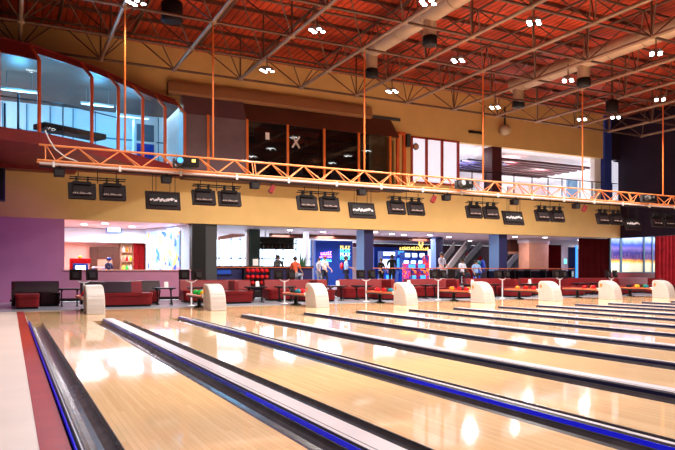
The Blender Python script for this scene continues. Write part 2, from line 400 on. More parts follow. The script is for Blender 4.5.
# hanging black nozzle drums seen alone
def drum(px, py, Z, label, s=1.0):
    p = atz(px, py, Z); t = thing('air_diffuser', label, 'air diffuser', (p.x, p.y, Z))
    MB().lathe((0, 0, 0), [(.18*s, 0), (.26*s, .03), (.26*s, .45*s), (.2*s, .5*s)], 18).build('drum', 'blackb', t)
    MB().tube((0, 0, .5*s), (0, 0, 10.5-Z), .05).build('drop_pipe', 'steel', t)
drum(172, 22, 8.75, 'black round air diffuser hanging top left over the lanes', 1.25)
drum(612, 112, 8.0, 'dark air diffuser hanging in the far right corner')

# ================================================================== LANES
def lane_x(i):           # left edge of wood for lane i
    if i == 0: return .660
    j = (i-1)//2
    return B0+P*j+(.49 if (i-1) % 2 == 0 else .49+1.05+.235+.1+.235)
W_L = 1.05; G = .235; NL = 19
yl = YF-Y0
gut = MB()
prof = []
for k in range(9):
    a = PI*k/8; prof.append((-math.cos(a)*.112+.1175, -.02-math.sin(a)*.075))
poly = [(0, 0)]+[(0.0055, -.002)]+prof+[(.2295, -.002), (.235, 0), (.235, -.12), (0, -.12)]
for i in range(NL):
    x = lane_x(i)
    t = thing('bowling_lane', '', 'bowling lane', (x, Y0, 0), group='bowling lanes')
    if i == 0: t['label'] = 'glossy maple bowling lane nearest the left wall, beside the red floor strip'
    else: t['label'] = 'glossy maple bowling lane, %s from the left wall' % ORD[i]
    MB().box(0, W_L, 0, yl, -.12, 0).build('lane_surface', 'lane', t)
    for gx in (-G, W_L):
        m = MB(); n = len(poly)
        m.prism([(px_+gx, pz) for px_, pz in poly], 0, yl-.003, 'y'); 
        m.build('gutter', 'gutter', t)
# dividers (capping)
CAPL = []
def capping(x, wdt, label, glow):
    x += .0075; wdt -= .008
    t = thing('lane_capping', label, 'lane divider', (x, Y0, 0), group='lane dividers')
    m = MB()
    m.prism([(0, -.12), (wdt, -.12), (wdt, .03), (wdt-.015, .045), (.015, .045), (0, .03)], 0, yl+.0, 'y'); m.build('cap_body', 'capdark', t)
    MB().box(.02, wdt-.022, 0, yl, .045, .05).build('cap_top', 'cap', t)
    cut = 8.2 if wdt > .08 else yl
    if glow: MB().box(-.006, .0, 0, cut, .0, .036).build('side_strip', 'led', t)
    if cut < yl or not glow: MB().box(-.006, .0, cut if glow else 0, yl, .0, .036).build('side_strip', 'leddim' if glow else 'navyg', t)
    if wdt > .2: MB().box(.055, .062, 0, yl, .05, .0515).build('seam_line', 'capdark', t)
    return t
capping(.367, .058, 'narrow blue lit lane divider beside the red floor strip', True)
for j in range(9):
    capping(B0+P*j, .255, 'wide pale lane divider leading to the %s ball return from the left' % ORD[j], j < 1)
    capping(B0+P*j+.49+W_L+G, .1, 'narrow lane divider between the lane pairs, %s narrow one from the left' % ORD[j], j < 1)

# ================================================================== BALL RETURNS
def hood_prof(y): return y
def make_return(loc):
    t = thing('ball_return', '', 'ball return', loc, group='ball returns on the approach')
    side = [(.42, 0), (.42, .70), (.38, .76), (.28, .785), (.12, .775), (-.02, .74), (-.16, .66), (-.27, .55), (-.34, .42), (-.40, .22), (-.44, 0)]
    m = MB(); n = len(side); rows = []
    for xx, ins in ((-.24, .05), (-.215, 0), (.215, 0), (.24, .05)):
        row = [(xx, y*(1-ins*.4), max(0, z-(ins*.6 if z > .2 else 0))) for y, z in side]; rows.append(row)
    vs = [p for r in rows for p in r]; fs = []
    for a in range(3):
        for k in range(n): fs.append((a*n+k, a*n+(k+1) % n, (a+1)*n+(k+1) % n, (a+1)*n+k))
    fs += [tuple(range(n)), tuple(3*n+k for k in range(n))]
    m.add(vs, fs); o = m.build('hood', 'hood', t, bevel=.015)
    s = MB()                                                     # moulded seams round the shell
    for z in (.12, .24, .36, .48, .60):
        # y of front edge at z
        for (ya, za), (yb, zb) in zip(side[4:], side[5:]):
            if zb <= z <= za:
                yf = ya+(yb-ya)*(za-z)/(za-zb)
        s.box(-.244, -.239, yf+.02, .40, z-.003, z+.003); s.box(.239, .244, yf+.02, .40, z-.003, z+.003)
        s.box(-.215, .215, yf-.004, yf+.01, z-.003, z+.003)
    for yy in (-.12, .12): s.box(-.2435, -.239, yy-.003, yy+.003, .02, .60)
    s.build('shell_seams', 'seam', t)
    lg = MB(); cy, cz = .27, .58; pts = []
    for k in range(14):
        a = 2*PI*k/14; r = (.085 if k % 2 else .06); pts.append((cy+r*math.cos(a)*.8, cz+r*math.sin(a)))
    lg.prism(pts, -.2475, -.236, 'x'); lg.build('badge', 'logo', t)
    fr = MB()
    fr.prism([(-.11+.0, .30), (.11, .30), (.13, .40), (-.13, .40)], -.4, -.395, 'y')
    MB().box(-.22, .22, -.40, .38, 0, .03).build('base_plinth', 'seam', t, loc=(0, 0, -.001))
    # ball rack going back from the hood
    r = MB(); z0 = .40
    r.box(-.23, .23, .42, 2.35, z0-.08, z0-.04)
    tray = r.build('rack_tray', 'dgrey', t)
    rim = MB()
    hw = .27
    pts = [(-hw, .42, z0+.0), (-hw, 2.25, z0), (-hw*.7, 2.42, z0), (hw*.7, 2.42, z0), (hw, 2.25, z0), (hw, .42, z0)]
    rim.path(pts, .035, 8); rim.build('rack_rim', 'rackred', t)
    mid = MB().box(-.01, .01, .5, 2.35, z0-.04, z0+.02); mid.build('rack_divider', 'grey', t)
    pe = MB().lathe((0, 1.75, 0), [(.2, 0), (.2, .03), (.07, .06), (.06, .29), (.12, .32)], 16); pe.build('pedestal', 'black', t)
    cap = MB().box(-.27, .27, .40, .50, z0-.05, z0+.06); cap.build('rack_collar', 'white', t, bevel=.02)
    return t
RY = 18.86
cols_lists = [['blue','black','red','teal'], ['yellow','blue','green','yellow','green','teal'], ['red','black','teal','red','black','red'], ['teal','red','red','black','red'],
              ['red','yellow','red','black','orange','red'], ['red','green','red','yellow','orange'], ['red','orange','red'], ['teal','green','yellow','orange','black']]
ret0 = make_return((RX[0], RY, 0)); rets = [ret0]
for j in range(1, 8): rets.append(dup(ret0, (RX[j], RY, 0)))
for j, t in enumerate(rets):
    t['label'] = ['white ball return nearest the left wall, at the start of the widest divider', 'white ball return with yellow, blue and green balls on its rack', 'third white ball return from the left, in front of the walking people',
                  'fourth white ball return from the left, before the dark silhouettes', 'fifth white ball return from the left, before the seated man in white', 'white ball return with a bright green ball in front of the brown hanging box',
                  'second white ball return from the right edge, before the dark curtain', 'rightmost white ball return, beside the red curtain'][j]
ball0 = {}
bn = 0
for j in range(8):
    seq = cols_lists[j]; n = len(seq)
    for k, c in enumerate(seq):
        if c not in ball0:
            o = MB().sphere((0, 0, .108), .108, 20, 12).build('bowling_ball', 'ball_'+c); ball0[c] = o
            for q, (ax, ay) in enumerate(((-.016, 0), (.016, 0), (0, -.035))):
                MB().lathe((ax, ay, .2095+(-.0005 if q < 2 else -.006)), [(.011, 0), (.011, .006)], 8).build('finger_hole', 'black', o)
        else:
            o = dup(ball0[c], (0, 0, 0))
        row = k % 2; xx = RX[j]+(-.125 if row == 0 else .125); yy = RY+.78+.235*(k)*1.0+(0 if row == 0 else .02)
        o.location = (xx, yy, .3605)
        same = [q for q, cc in enumerate(seq) if cc == c]; nth = same.index(k)
        where = '' if len(same) == 1 else [', nearest the hood of its colour', ', second of its colour', ', farthest of its colour'][min(nth, 2)]
        tag(o, '%s ball, %s ball return from the left%s' % (c, ORD[j], where), 'bowling ball', 'balls on the return racks')

# score consoles: slim white post with two monitors (seen from behind)
def make_console(loc):
    t = thing('score_console', '', 'score console', loc, group='score consoles behind the ball returns')
    MB().tube((0, 0, 0), (0, 0, .83), .028, 10).lathe((0, 0, 0), [(.13, 0), (.13, .015), (.04, .03)], 14).build('post', 'white', t)
    a = MB().path([(-.2, 0, .9), (-.12, 0, .83), (0, 0, .80), (.12, 0, .83), (.2, 0, .9)], .018, 8); a.build('bracket', 'white', t)
    for s in (-1, 1):
        R = Matrix.Rotation(s*.12, 3, 'Z') @ Matrix.Rotation(-.12, 3, 'X')
        o = MB().cbox((s*.24, 0, 1.06), (.36, .05, .34), R).cbox((s*.24, -.045, 1.04), (.2, .05, .2), R).build('monitor', 'blackb', t, bevel=.01)
        v = MB()
        for q in range(5): v.cbox(Vector((s*.24, 0, 1.04))+R @ Vector((-.07+q*.035, -.075, 0)), (.012, .006, .16), R)
        v.build('vent', 'dgrey', o)
    return t
c0 = make_console((RX[0], 21.65, -.004))
for j in range(8):
    o = c0 if j == 0 else dup(c0, (RX[j], 21.65, -.004))
    o['label'] = 'white score console with two dark screens, ' + ['leftmost, behind the leftmost ball return', 'second from the left', 'third from the left', 'fourth from the left', 'fifth from the left, before the white statue', 'sixth from the left', 'seventh from the left', 'rightmost, left of the rightmost ball return'][j]

# ================================================================== SEATING
def rounded(x0, x1, y0, y1, r, n=5):
    pts = []
    for cx, cy, a0 in ((x1-r, y0+r, -PI/2), (x1-r, y1-r, 0), (x0+r, y1-r, PI/2), (x0+r, y0+r, PI)):
        for k in range(n+1):
            a = a0+PI/2*k/n; pts.append((cx+r*math.cos(a), cy+r*math.sin(a)))
    return pts
def bench(t, x0, x1, y0, y1, m, back=None, r=.12, mb='sofadk'):
    """seat block with plinth and cushion; back: 'rear' adds a backrest along y1"""
    MB().prism(rounded(x0+.03, x1-.03, y0+.03, y1, r), 0, .07, 'z').build('plinth', 'black', t)
    MB().prism(rounded(x0, x1, y0, y1, r), .07, .34, 'z').build('seat_base', m, t)
    MB().prism(rounded(x0-.015, x1+.015, y0-.015, y1, r), .345, .45, 'z').build('seat_cushion', m, t, bevel=.03)
    if back == 'rear':
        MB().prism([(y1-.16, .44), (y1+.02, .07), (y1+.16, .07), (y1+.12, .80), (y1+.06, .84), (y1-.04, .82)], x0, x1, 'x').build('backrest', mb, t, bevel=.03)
def sofa(name, label, x, parts):
    t = thing(name, label, 'sofa', (x, 0, -.004), group='red sofas behind the lanes')
    for p in parts: bench(t, *p)
    return t
# left sofa with a protruding end seat
s = thing('lounge_sofa', 'dark sofa nearest the left wall with red end seat and blue lit back', 'sofa', (.1, 22.0, -.004), group='red sofas behind the lanes')
bench(s, .05, .72, 0, 1.75, 'sofa', None)
bench(s, .75, 1.42, 1.6, 2.4, 'sofadk', None)
MB().prism([(2.22, .44), (2.4, .07), (2.54, .07), (2.5, .80), (2.44, .84), (2.34, .82)], .05, 1.42, 'x').build('backrest', 'sofadk', s, bevel=.03)
MB().prism([(0.5, .07), (2.4, .07), (2.4, .83), (1.5, .83), (.9, .62)], -.06, .045, 'x').build('side_panel', 'sofadk', s, bevel=.02)
# S-shaped sofas, one per lane pair
def make_sofa(loc):
    t = thing('lounge_sofa', '', 'sofa', loc, group='red sofas behind the lanes')
    bench(t, 1.15, 2.45, 0, 1.25, 'sofa', None, r=.3)                    # front island seat
    bench(t, .25, 2.45, 1.6, 2.3, 'sofa', None)
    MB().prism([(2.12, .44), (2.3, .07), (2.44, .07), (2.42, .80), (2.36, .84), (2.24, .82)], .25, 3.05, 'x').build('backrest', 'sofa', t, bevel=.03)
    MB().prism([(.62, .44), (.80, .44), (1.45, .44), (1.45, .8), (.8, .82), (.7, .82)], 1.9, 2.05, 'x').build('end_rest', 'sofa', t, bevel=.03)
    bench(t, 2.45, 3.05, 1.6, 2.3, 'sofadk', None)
    return t
# big first one (different proportions)
s = thing('lounge_sofa', 'long sofa with red front seat behind the leftmost ball return', 'sofa', (RX[0], 21.95, -.004), group='red sofas behind the lanes')
bench(s, .32, 2.2, 0, .8, 'sofa', None, r=.2)
bench(s, 1.9, 2.75, 1.75, 2.5, 'sofa', None)
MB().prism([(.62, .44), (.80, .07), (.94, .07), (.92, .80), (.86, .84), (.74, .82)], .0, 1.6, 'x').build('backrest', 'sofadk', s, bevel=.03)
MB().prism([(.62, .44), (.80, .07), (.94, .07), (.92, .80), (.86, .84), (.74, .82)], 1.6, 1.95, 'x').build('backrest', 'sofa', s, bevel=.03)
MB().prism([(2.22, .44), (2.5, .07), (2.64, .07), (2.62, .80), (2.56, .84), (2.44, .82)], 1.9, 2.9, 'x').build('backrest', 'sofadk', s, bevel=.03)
s0 = None
sof_lab = ['red sofa with rounded front seat in front of the rack of red balls', 'red sofa in front of the bar customer in orange', 'red sofa below the woman in the blue shirt and the blue pillar', 'red sofa in front of the arcade machines',
           'red sofa before the seated man in white', 'red sofa before the brown hanging box', 'red sofa under the dark red curtain', 'rightmost red sofa, below the lit city picture']
for j in range(1, 9):
    loc = (RX[j]+.05, 22.3, -.004)
    if s0 is None: s0 = make_sofa(loc); o = s0
    else: o = dup(s0, loc)
    o['label'] = sof_lab[j-1]
# tables
def make_table(loc):
    t = thing('lounge_table', '', 'table', loc, group='low dark tables between the sofas')
    MB().prism(rounded(-.36, .36, -.3, .3, .06), .55, .6, 'z').build('tabletop', 'table', t, bevel=.008)
    for sx in (-.24, .24):
        MB().box(sx-.03, sx+.03, -.2, .2, 0, .03).box(sx-.02, sx+.02, -.02, .02, .03, .53).box(sx-.03, sx+.03, -.2, .2, .52, .55).tube((sx, -.18, .03), (sx, .14, .52), .015).build('leg', 'black', t)
    return t
tb = make_table((1.78, 23.3, -.004)); tb['label'] = 'low dark table by the purple wall, between the two leftmost sofas'
tl = 'low dark table in front of the '
for j in range(1, 8):
    o = dup(tb, (RX[j]-.62, 23.0, -.004)); o['label'] = 'low dark table left of the %s score console from the left' % ORD[j]
    if j >= 0:
        o = dup(tb, (RX[j]+.62, 23.1, -.004)); o['label'] = 'low dark table right of the %s score console from the left' % ORD[j]
# menu cards on tables
mc = None
for j in range(1, 7):
    loc = (RX[j]-.55, 23.0, .596)
    if mc is None:
        mc = MB().prism([(-.05, 0), (.05, 0), (.004, .2), (-.004, .2)], -.07, .07, 'x').build('menu_card', 'white'); o = mc; o.location = loc
    else: o = mc.copy(); COL.objects.link(o); o.location = loc
    tag(o, 'white folded menu card on the table left of the %s score console' % ORD[j], 'menu card', 'menu cards on the low tables')

# ================================================================== ORANGE TRUSS
TY = 19.0; TX0 = X_(41, TY); TX1 = 27.6
tr = thing('lighting_truss', 'long orange lattice truss with a white pipe, hung above the approach', 'truss', (0, TY, 0))
MB().tube((TX0-.05, 0, 4.56), (TX1, 0, 4.56), .032).build('top_chord', 'orangelt', tr)
for yy in (-.17, .17): MB().tube((TX0-.1, yy, 4.12), (TX1, yy, 4.12), .03).build('bottom_chord', 'orangelt', tr)
x = TX0+.35; ct = 0; zz = MB()
while x+1.12 < TX1:
    for yy in (-.17, .17):
        zz.tube((x, yy, 4.12), (x+.56, 0, 4.56), .018, 6); zz.tube((x+.56, 0, 4.56), (x+1.12, yy, 4.12), .018, 6)
    zz.tube((x, -.17, 4.12), (x, .17, 4.12), .014, 6)
    ct += 1
    if ct % 5 == 0:
        zz.tube((x+1.12, -.17, 4.12), (x+1.12, 0, 4.56), .018, 6); zz.tube((x+1.2, -.17, 4.12), (x+1.2, 0, 4.56), .018, 6); x += .08
    x += 1.12
zz.tube((TX0+.1, 0, 4.56), (TX0+.1, -.17, 4.12), .02).tube((TX0+.12, 0, 4.56), (TX0+.35, -.17, 4.12), .018)
zz.build('lattice_braces', 'orangelt', tr)
MB().tube((TX0-.05, -.2, 4.03), (TX1, -.2, 4.03), .032).build('white_pipe', 'pinkgrey', tr)
MB().box(TX0-.05, TX1, -.2, -.12, 3.93, 3.97).build('cable_rail', 'blackb', tr)
x = TX0+.3
while x < TX1: MB().box(x-.03, x+.03, -.24, -.16, 3.95, 4.1).build('pipe_clamp', 'white', tr); x += 1.7
MB().path([(TX0+.1, -.02, 4.95), (TX0+.2, -.05, 4.7), (TX0+.35, -.1, 4.45), (TX0+.6, -.14, 4.25), (TX0+.9, -.17, 4.15)], .018, 6).build('cable', 'white', tr)
rod0 = None
for k, px in enumerate((125, 213, 364.5, 483, 582.5, 663)):
    x = X_(px, TY); L = 8.66-4.58
    if rod0 is None:
        rod0 = thing('hanging_rod', '', 'rod', (x, TY, 4.58), group='orange rods carrying the truss')
        MB().tube((0, 0, 0), (0, 0, L), .028, 8).build('rod_bar', 'orange', rod0)
        MB().lathe((0, 0, L-.06), [(.05, 0), (.09, .03), (.09, .08), (.04, .1)], 10).build('rod_clamp', 'steelpale', rod0)
        o = rod0
    else: o = dup(rod0, (x, TY, 4.58))
    o['label'] = 'thin orange rod from roof to truss, ' + ['leftmost, before the blue lit glass bay', 'second from the left, before the smoky panes', 'third from the left, before the dark windows', 'third from the right, before the upper balcony', 'second from the right', 'rightmost, before the dark purple wall'][k]

# monitors --------------------------------------------------------------
def make_pair(loc):
    t = thing('scoring_monitor', '', 'overhead monitors', loc, group='double overhead monitors')
    for s in (-1, 1):
        R = Matrix.Rotation(-.30, 3, 'X')
        c = Vector((s*.4, 0, 3.37))
        o = MB().cbox(c, (.70, .10, .47), R).cbox(c+R @ Vector((0, -.06, -.01)), (.5, .07, .28), R).build('screen_housing', 'blackb', t, bevel=.012)
        fr = MB()
        for a, b in (((-.35, .22), (.35, .22)), ((-.35, -.22), (.35, -.22)), ((-.35, -.22), (-.35, .22)), ((.35, -.22), (.35, .22))):
            fr.tube(c+R @ Vector((a[0], -.04, a[1])), c+R @ Vector((b[0], -.04, b[1])), .014, 6)
        fr.build('screen_edge', 'black', o)
        v = MB(); random.seed(5)
        px_ = -.22
        while px_ < .22:
            h = random.uniform(.01, .05); v.cbox(c+R @ Vector((px_, -.098, -.1+h/2-.01)), (.018, .006, h), R); px_ += random.uniform(.022, .05)
        v.cbox(c+R @ Vector((-.06, -.098, -.105)), (.4, .005, .008), R)
        v.build('connector_panel', M['rackpink'], o)
        MB().box(s*.4-.24, s*.4+.24, -.04, .06, 3.56, 3.64).build('mount_plate', 'black', t)
    MB().tube((-.72, -.02, 3.76), (.76, -.02, 3.76), .018).tube((-.72, .1, 3.72), (.76, .1, 3.72), .018).build('cross_bar', 'black', t)
    for xx in (-.5, 0, .5): MB().tube((xx, -.02, 3.6), (xx, -.02, 4.1 if xx == 0 else 3.9), .012, 6).build('hanger', 'black', t)
    for xx in (-.55, -.25, .25, .55): MB().box(xx-.02, xx+.02, -.05, .08, 3.58, 3.78).build('mount_bracket', 'black', t)
    return t
M['rackpink'] = mat('connector_grey', (.34, .24, .22), .5)
m0 = make_pair((RX[0]+.1, TY, 0)); 
for j in range(8):
    o = m0 if j == 0 else dup(m0, (RX[j]+.1, TY, 0))
    o['label'] = 'pair of dark overhead score monitors, ' + ['leftmost pair', 'second pair from the left', 'third pair from the left', 'fourth pair from the left', 'fifth pair from the left', 'sixth pair from the left', 'second pair from the right, at the tan wall end', 'rightmost pair, before the red curtain'][j]
def make_big(loc):
    t = thing('advert_screen', '', 'overhead screen', loc, group='single large overhead screens')
    R = Matrix.Rotation(-.30, 3, 'X'); c = Vector((0, 0, 3.22))
    o = MB().cbox(c, (1.0, .07, .56), R).build('screen_housing', 'blackb', t, bevel=.012)
    MB().cbox(c+R @ Vector((0, -.045, 0)), (.8, .04, .34), R).build('rear_cover', 'black', o, bevel=.01)
    v = MB(); random.seed(3)
    for q in range(14): v.cbox(c+R @ Vector((-.36+.055*q, -.068, .0+random.uniform(-.03, .04))), (random.uniform(.03, .07), .006, random.uniform(.03, .09)), R)
    v.build('label_patch', 'pinkgrey', o)
    for xx in (-.3, -.2, .2, .35): MB().tube((xx, 0, 3.45), (xx, 0, 3.97), .009, 6).build('hanger', 'black', t)
    return t
b0 = make_big((X_(163, TY), TY, 0))
for k, px in enumerate((163, 362, 513, 632)):
    o = b0 if k == 0 else dup(b0, (X_(px, TY), TY, 0))
    o['label'] = 'single large dark overhead screen, ' + ['leftmost single, with a pale patch', 'second single from the left, near the middle', 'third single, left of the sixth monitor pair', 'rightmost single, before the dark corner'][k]
# small loudspeakers / wash lights below the truss
def small_box(px, label, w=.26):
    x = X_(px, TY); t = thing('truss_loudspeaker', label, 'loudspeaker', (x, TY-.1, 3.72), group='small boxes under the truss')
    MB().prism([(-w/2, 0), (w/2, 0), (w/2*1.15, .2), (-w/2*1.15, .2)], -.1, .1, 'y').build('cabinet', 'blackb', t, bevel=.012)
    g = MB()
    for q in range(6): g.box(-w/2*.85, w/2*.85, -.108, -.1, .03+q*.025, .04+q*.025)
    g.build('grille', 'dgrey', t)
    MB().box(-.02, .02, -.1, -.06, .2, .30).build('bracket', 'black', t)
for px, lb in ((59, 'small dark box lamp at the left end under the truss'), (165.5, 'small black loudspeaker above the leftmost single screen'), (253.5, 'small grey box under the truss, left of the third monitor pair'),
               (360, 'black loudspeaker above the second single screen'), (444.5, 'small grey box under the truss, under the black projector'), (512.5, 'black loudspeaker above the third single screen'), (574, 'black loudspeaker under the truss, left of the seventh monitor pair')):
    small_box(px, lb)
def tilt_box(px, label):
    x = X_(px, TY); t = thing('spot_lamp', label, 'spotlight', (x, TY-.12, 3.86), group='small tilted spotlights under the truss')
    R = Matrix.Rotation(.5, 3, 'Y')
    MB().cbox((0, 0, -.12), (.14, .12, .26), R).build('lamp_body', 'maroon', t, bevel=.01)
    MB().tube((0, 0, 0), (0, 0, .08), .015).build('bracket', 'black', t)
for px, lb in ((270.5, 'small tilted maroon spotlight right of the third ball return monitors'), (431.5, 'small tilted spotlight left of the black projector'), (582, 'small tilted spotlight near the right end of the tan wall')): tilt_box(px, lb)
# moving-head projectors sitting on the truss
def mover(px, label, s=1.0):
    x = X_(px, TY); t = thing('stage_projector', label, 'stage light', (x, TY-.40, 4.16), group='black stage projectors on the truss')
    MB().cbox((.05, 0, .16), (.62*s, .26, .28)).build('body', 'black', t, bevel=.04)
    hd = MB().tube((-.25*s, -.13, .12), (-.25*s, -.3, .16), .11, 14).build('lens_tube', 'dgrey', t)
    MB().tube((-.25*s, -.3, .16), (-.25*s, -.31, .162), .085, 14).build('lens', 'screenblue' if px < 300 else 'grey', hd)
    MB().cbox((.18, -.14, .2), (.1, .02, .08)).build('display', 'neony' if px < 300 else 'grey', t)
    MB().cbox((.05, 0, .0), (.3, .16, .06)).box(-.38*s, -.1, -.05, .05, -.03, .02).box(-.38*s, -.34*s, -.05, .05, 0, .25).build('yoke', 'dgrey', t)
mover(183, 'black stage projector with a blue lens on the left part of the truss')
mover(457, 'black stage projector on the truss above the fifth monitor pair')
mover(640, 'black stage projector on the truss before the dark purple wall', 1.2)

# ================================================================== CEILING LAMPS
def make_lamp(loc):
    t = thing('cluster_lamp', '', 'ceiling lamp', loc, group='clusters of bulbs under the roof')
    MB().tube((0, 0, .12), (0, 0, .62), .02).tube((-.2, 0, .1), (.2, 0, .1), .02).tube((0, -.16, .1), (0, .16, .1), .02).build('frame', 'steel', t)
    for q, (x, y) in enumerate(((-.2, 0), (0, -.16), (.2, 0), (0, .16), (-.1, .08))):
        r = MB().lathe((x, y, -.02), [(.075, 0), (.08, .02), (.04, .09), (.03, .12)], 14).build('reflector', 'grey', t)
        MB().lathe((x, y, -.045), [(.03, 0), (.065, .012), (.065, .024)], 14).build('bulb', 'bulb', r)
    return t
lamps = [(136, 2, 8.5), (317, 30, 8.4), (267, 70, 8.2), (392, 91, 8.2), (458, 60, 8.3), (534, 22, 8.4), (495, 107, 8.0), (568, 80, 8.3), (582, 119, 8.1), (656, 53, 8.4), (660, 99, 8.2), (428, 2, 8.5), (615.5, 117, 8.0)]
lampw = ['at the top left edge', 'nearest the top middle, left of the big duct', 'small one before the tan wall above the dark windows', 'below the end of the middle duct', 'right of the big middle duct', 'near the top, right of centre', 'above the white lit upper windows',
         'right of the balcony rods, high up', 'beside the second orange rod from the right', 'nearest the right edge, higher one', 'nearest the right edge, lower one', 'cut by the top edge beside the duct', 'small one in the far right corner']
l0 = None
for (px, py, Z), wd in zip(lamps, lampw):
    p = atz(px, py, Z)
    if l0 is None: l0 = make_lamp(p); o = l0
    else: o = dup(l0, p)
    o['label'] = 'cluster of white ceiling bulbs, '+wd
    light('SPOT', p-Vector((0, 0, .12)), 400 if px == 136 else 1050, (1, .93, .85), .12, aim=p-Vector((0, 0, 5)), spot=2.6, blend=.6)
for x, y in ((3, 2), (10, 3), (18, 3), (26, 4), (5, 8), (13, 9), (21, 9), (29, 10), (2, 13), (9, 15)):          # unseen fill lights added over the near part of the lanes
    light('SPOT', (x, y, 8.2), 1050, (1, .93, .88), .12, aim=(x, y, 0), spot=2.6, blend=.6)

# ================================================================== GLASS BAY (upper left)
BP = [(-1.6, 21.1), (-.30, 21.40), (.80, 21.72), (2.43, 22.80), (3.39, 23.62), (4.40, 24.62), (5.43, 25.60), (6.35, 26.2)]
ZS1, ZV, ZT = 5.42, 7.62, 8.15
def inset(i, d):
    """point i of the bay path moved back by d along its mean normal"""
    p = Vector(BP[i]); a = Vector(BP[max(0, i-1)]); b = Vector(BP[min(len(BP)-1, i+1)]); t = (b-a).normalized()
    return p+Vector((-t.y, t.x))*d
panes = MB(); sl = MB()
for i in range(len(BP)-1):
    a, b = Vector(BP[i]), Vector(BP[i+1]); ai, bi = inset(i, .5), inset(i+1, .5)
    panes.add([(a.x, a.y, ZS1), (b.x, b.y, ZS1), (b.x, b.y, ZV), (a.x, a.y, ZV)], [(0, 1, 2, 3)])
    zm = ZV+(ZT-ZV)*.6; am, bm_ = a.lerp(ai, .6), b.lerp(bi, .6)
    if i >= 2:
        panes.add([(a.x, a.y, ZV), (b.x, b.y, ZV), (bm_.x, bm_.y, zm), (am.x, am.y, zm)], [(0, 1, 2, 3)])
        sl.add([(am.x, am.y, zm), (bm_.x, bm_.y, zm), (bi.x, bi.y, ZT+.05), (ai.x, ai.y, ZT+.05), (am.x-.03, am.y+.06, zm), (bm_.x-.03, bm_.y+.06, zm), (bi.x-.03, bi.y+.06, ZT+.05), (ai.x-.03, ai.y+.06, ZT+.05)], [(0,1,2,3),(4,5,6,7),(0,1,5,4),(2,3,7,6)])
    else:
        sl.add([(a.x, a.y-.02, ZV), (b.x, b.y-.02, ZV), (bi.x, bi.y, ZT+.05), (ai.x, ai.y, ZT+.05), (a.x-.03, a.y+.06, ZV), (b.x-.03, b.y+.06, ZV), (bi.x-.03, bi.y+.06, ZT+.05), (ai.x-.03, ai.y+.06, ZT+.05)], [(0,1,2,3),(4,5,6,7),(0,1,5,4),(2,3,7,6)])
bay = struct('window_1', panes, 'bayglass', fix=False)
sl.build('slope_panel', 'maroon', bay)
for i in range(1, len(BP)):
    a = Vector(BP[i]); ai = inset(i, .5)
    mu = MB().tube((a.x, a.y, ZS1), (a.x, a.y, ZV+.02), .075, 4).tube((a.x, a.y, ZV), (ai.x, ai.y, ZT), .07, 4)
    mu.build('mullion', 'orangered', bay)
rim = MB(); sillm = MB(); und = MB(); capb = MB()
for i in range(len(BP)-1):
    a, b = Vector(BP[i]), Vector(BP[i+1]); ai, bi = inset(i, .5), inset(i+1, .5); ao, bo = inset(i, -.06), inset(i+1, -.06)
    a2, b2 = inset(i, .8), inset(i+1, .8)
    # fascia above the sloping glass
    rim.add([(ai.x, ai.y, ZT-.03), (bi.x, bi.y, ZT-.03), (bi.x, bi.y, ZT+.10), (ai.x, ai.y, ZT+.10), (ai.x-.2, ai.y+.25, ZT-.03), (bi.x-.2, bi.y+.25, ZT-.03), (bi.x-.2, bi.y+.25, ZT+.10), (ai.x-.2, ai.y+.25, ZT+.10)],
            [(0,1,2,3), (3,2,6,7), (0,4,5,1), (4,7,6,5)])
    sillm.add([(ao.x, ao.y, 5.05), (bo.x, bo.y, 5.05), (bo.x, bo.y, ZS1), (ao.x, ao.y, ZS1), (a2.x, a2.y, 5.05), (b2.x, b2.y, 5.05), (b2.x, b2.y, ZS1), (a2.x, a2.y, ZS1)],
              [(0,1,2,3), (3,2,6,7), (4,5,1,0), (4,7,6,5)])
rim.build('top_fascia', 'maroon', bay)
sillm.build('sill_band', 'maroon', bay)
# bay floor slab
fl = MB(); pts = [tuple(p) for p in BP]+[(6.35, YW), (XL, YW)]
fl.prism(pts, 5.06, 5.2, 'z'); struct('floor.004', fl, 'maroon')
struct('trim_6', MB().box(XL, 2.25, 26.25, YW-.02, 4.93, 5.32), 'maroon')
# bay roof and inner room
rf = MB(); pts = [tuple(inset(i, .6)) for i in range(len(BP))]+[(6.2, 29.8), (XL, 29.8)]
rf.prism(pts, ZT+.04, ZT+.14, 'z'); struct('ceiling.001', rf, 'bronze')
struct('floor.005', MB().box(XL, 6.4, YW-.02, 30, 5.2, 5.35), 'whitewall')
struct('wall_inner', MB().box(XL, 6.4, 29.8, 30, 5.35, 8.2), 'whitewall')
struct('wall_inner.001', MB().box(6.45, 6.6, 26.9, 30, 5.35, 8.18), 'whitewall')
for i, (x, y) in enumerate(((0.3, 25.4), (3.0, 26.2), (4.6, 27.6))):  # added lamps, hung low to brighten the bay ceiling
    t = thing('strip_lamp', 'cool white strip lamp hanging inside the glass bay, %s' % ['left', 'middle', 'right'][i], 'ceiling lamp', (x, y, 7.55), group='strip lamps in the bay')
    MB().tube((-.4, 0, .07), (-.4, 0, ZT-7.5), .012).build('hanger', 'grey', t); MB().tube((.4, 0, .07), (.4, 0, ZT-7.5), .012).build('hanger', 'grey', t)
    MB().box(-.6, .6, -.08, .08, 0, .07).build('housing', 'white', t); MB().box(-.57, .57, -.06, .06, -.015, 0).build('tube', 'screen', t)
    light('POINT', (x, y, 7.3), 210, (.16, .60, 1), .2)
light('POINT', (1.5, 24.0, 7.3), 70, (.2, .65, 1), .3)
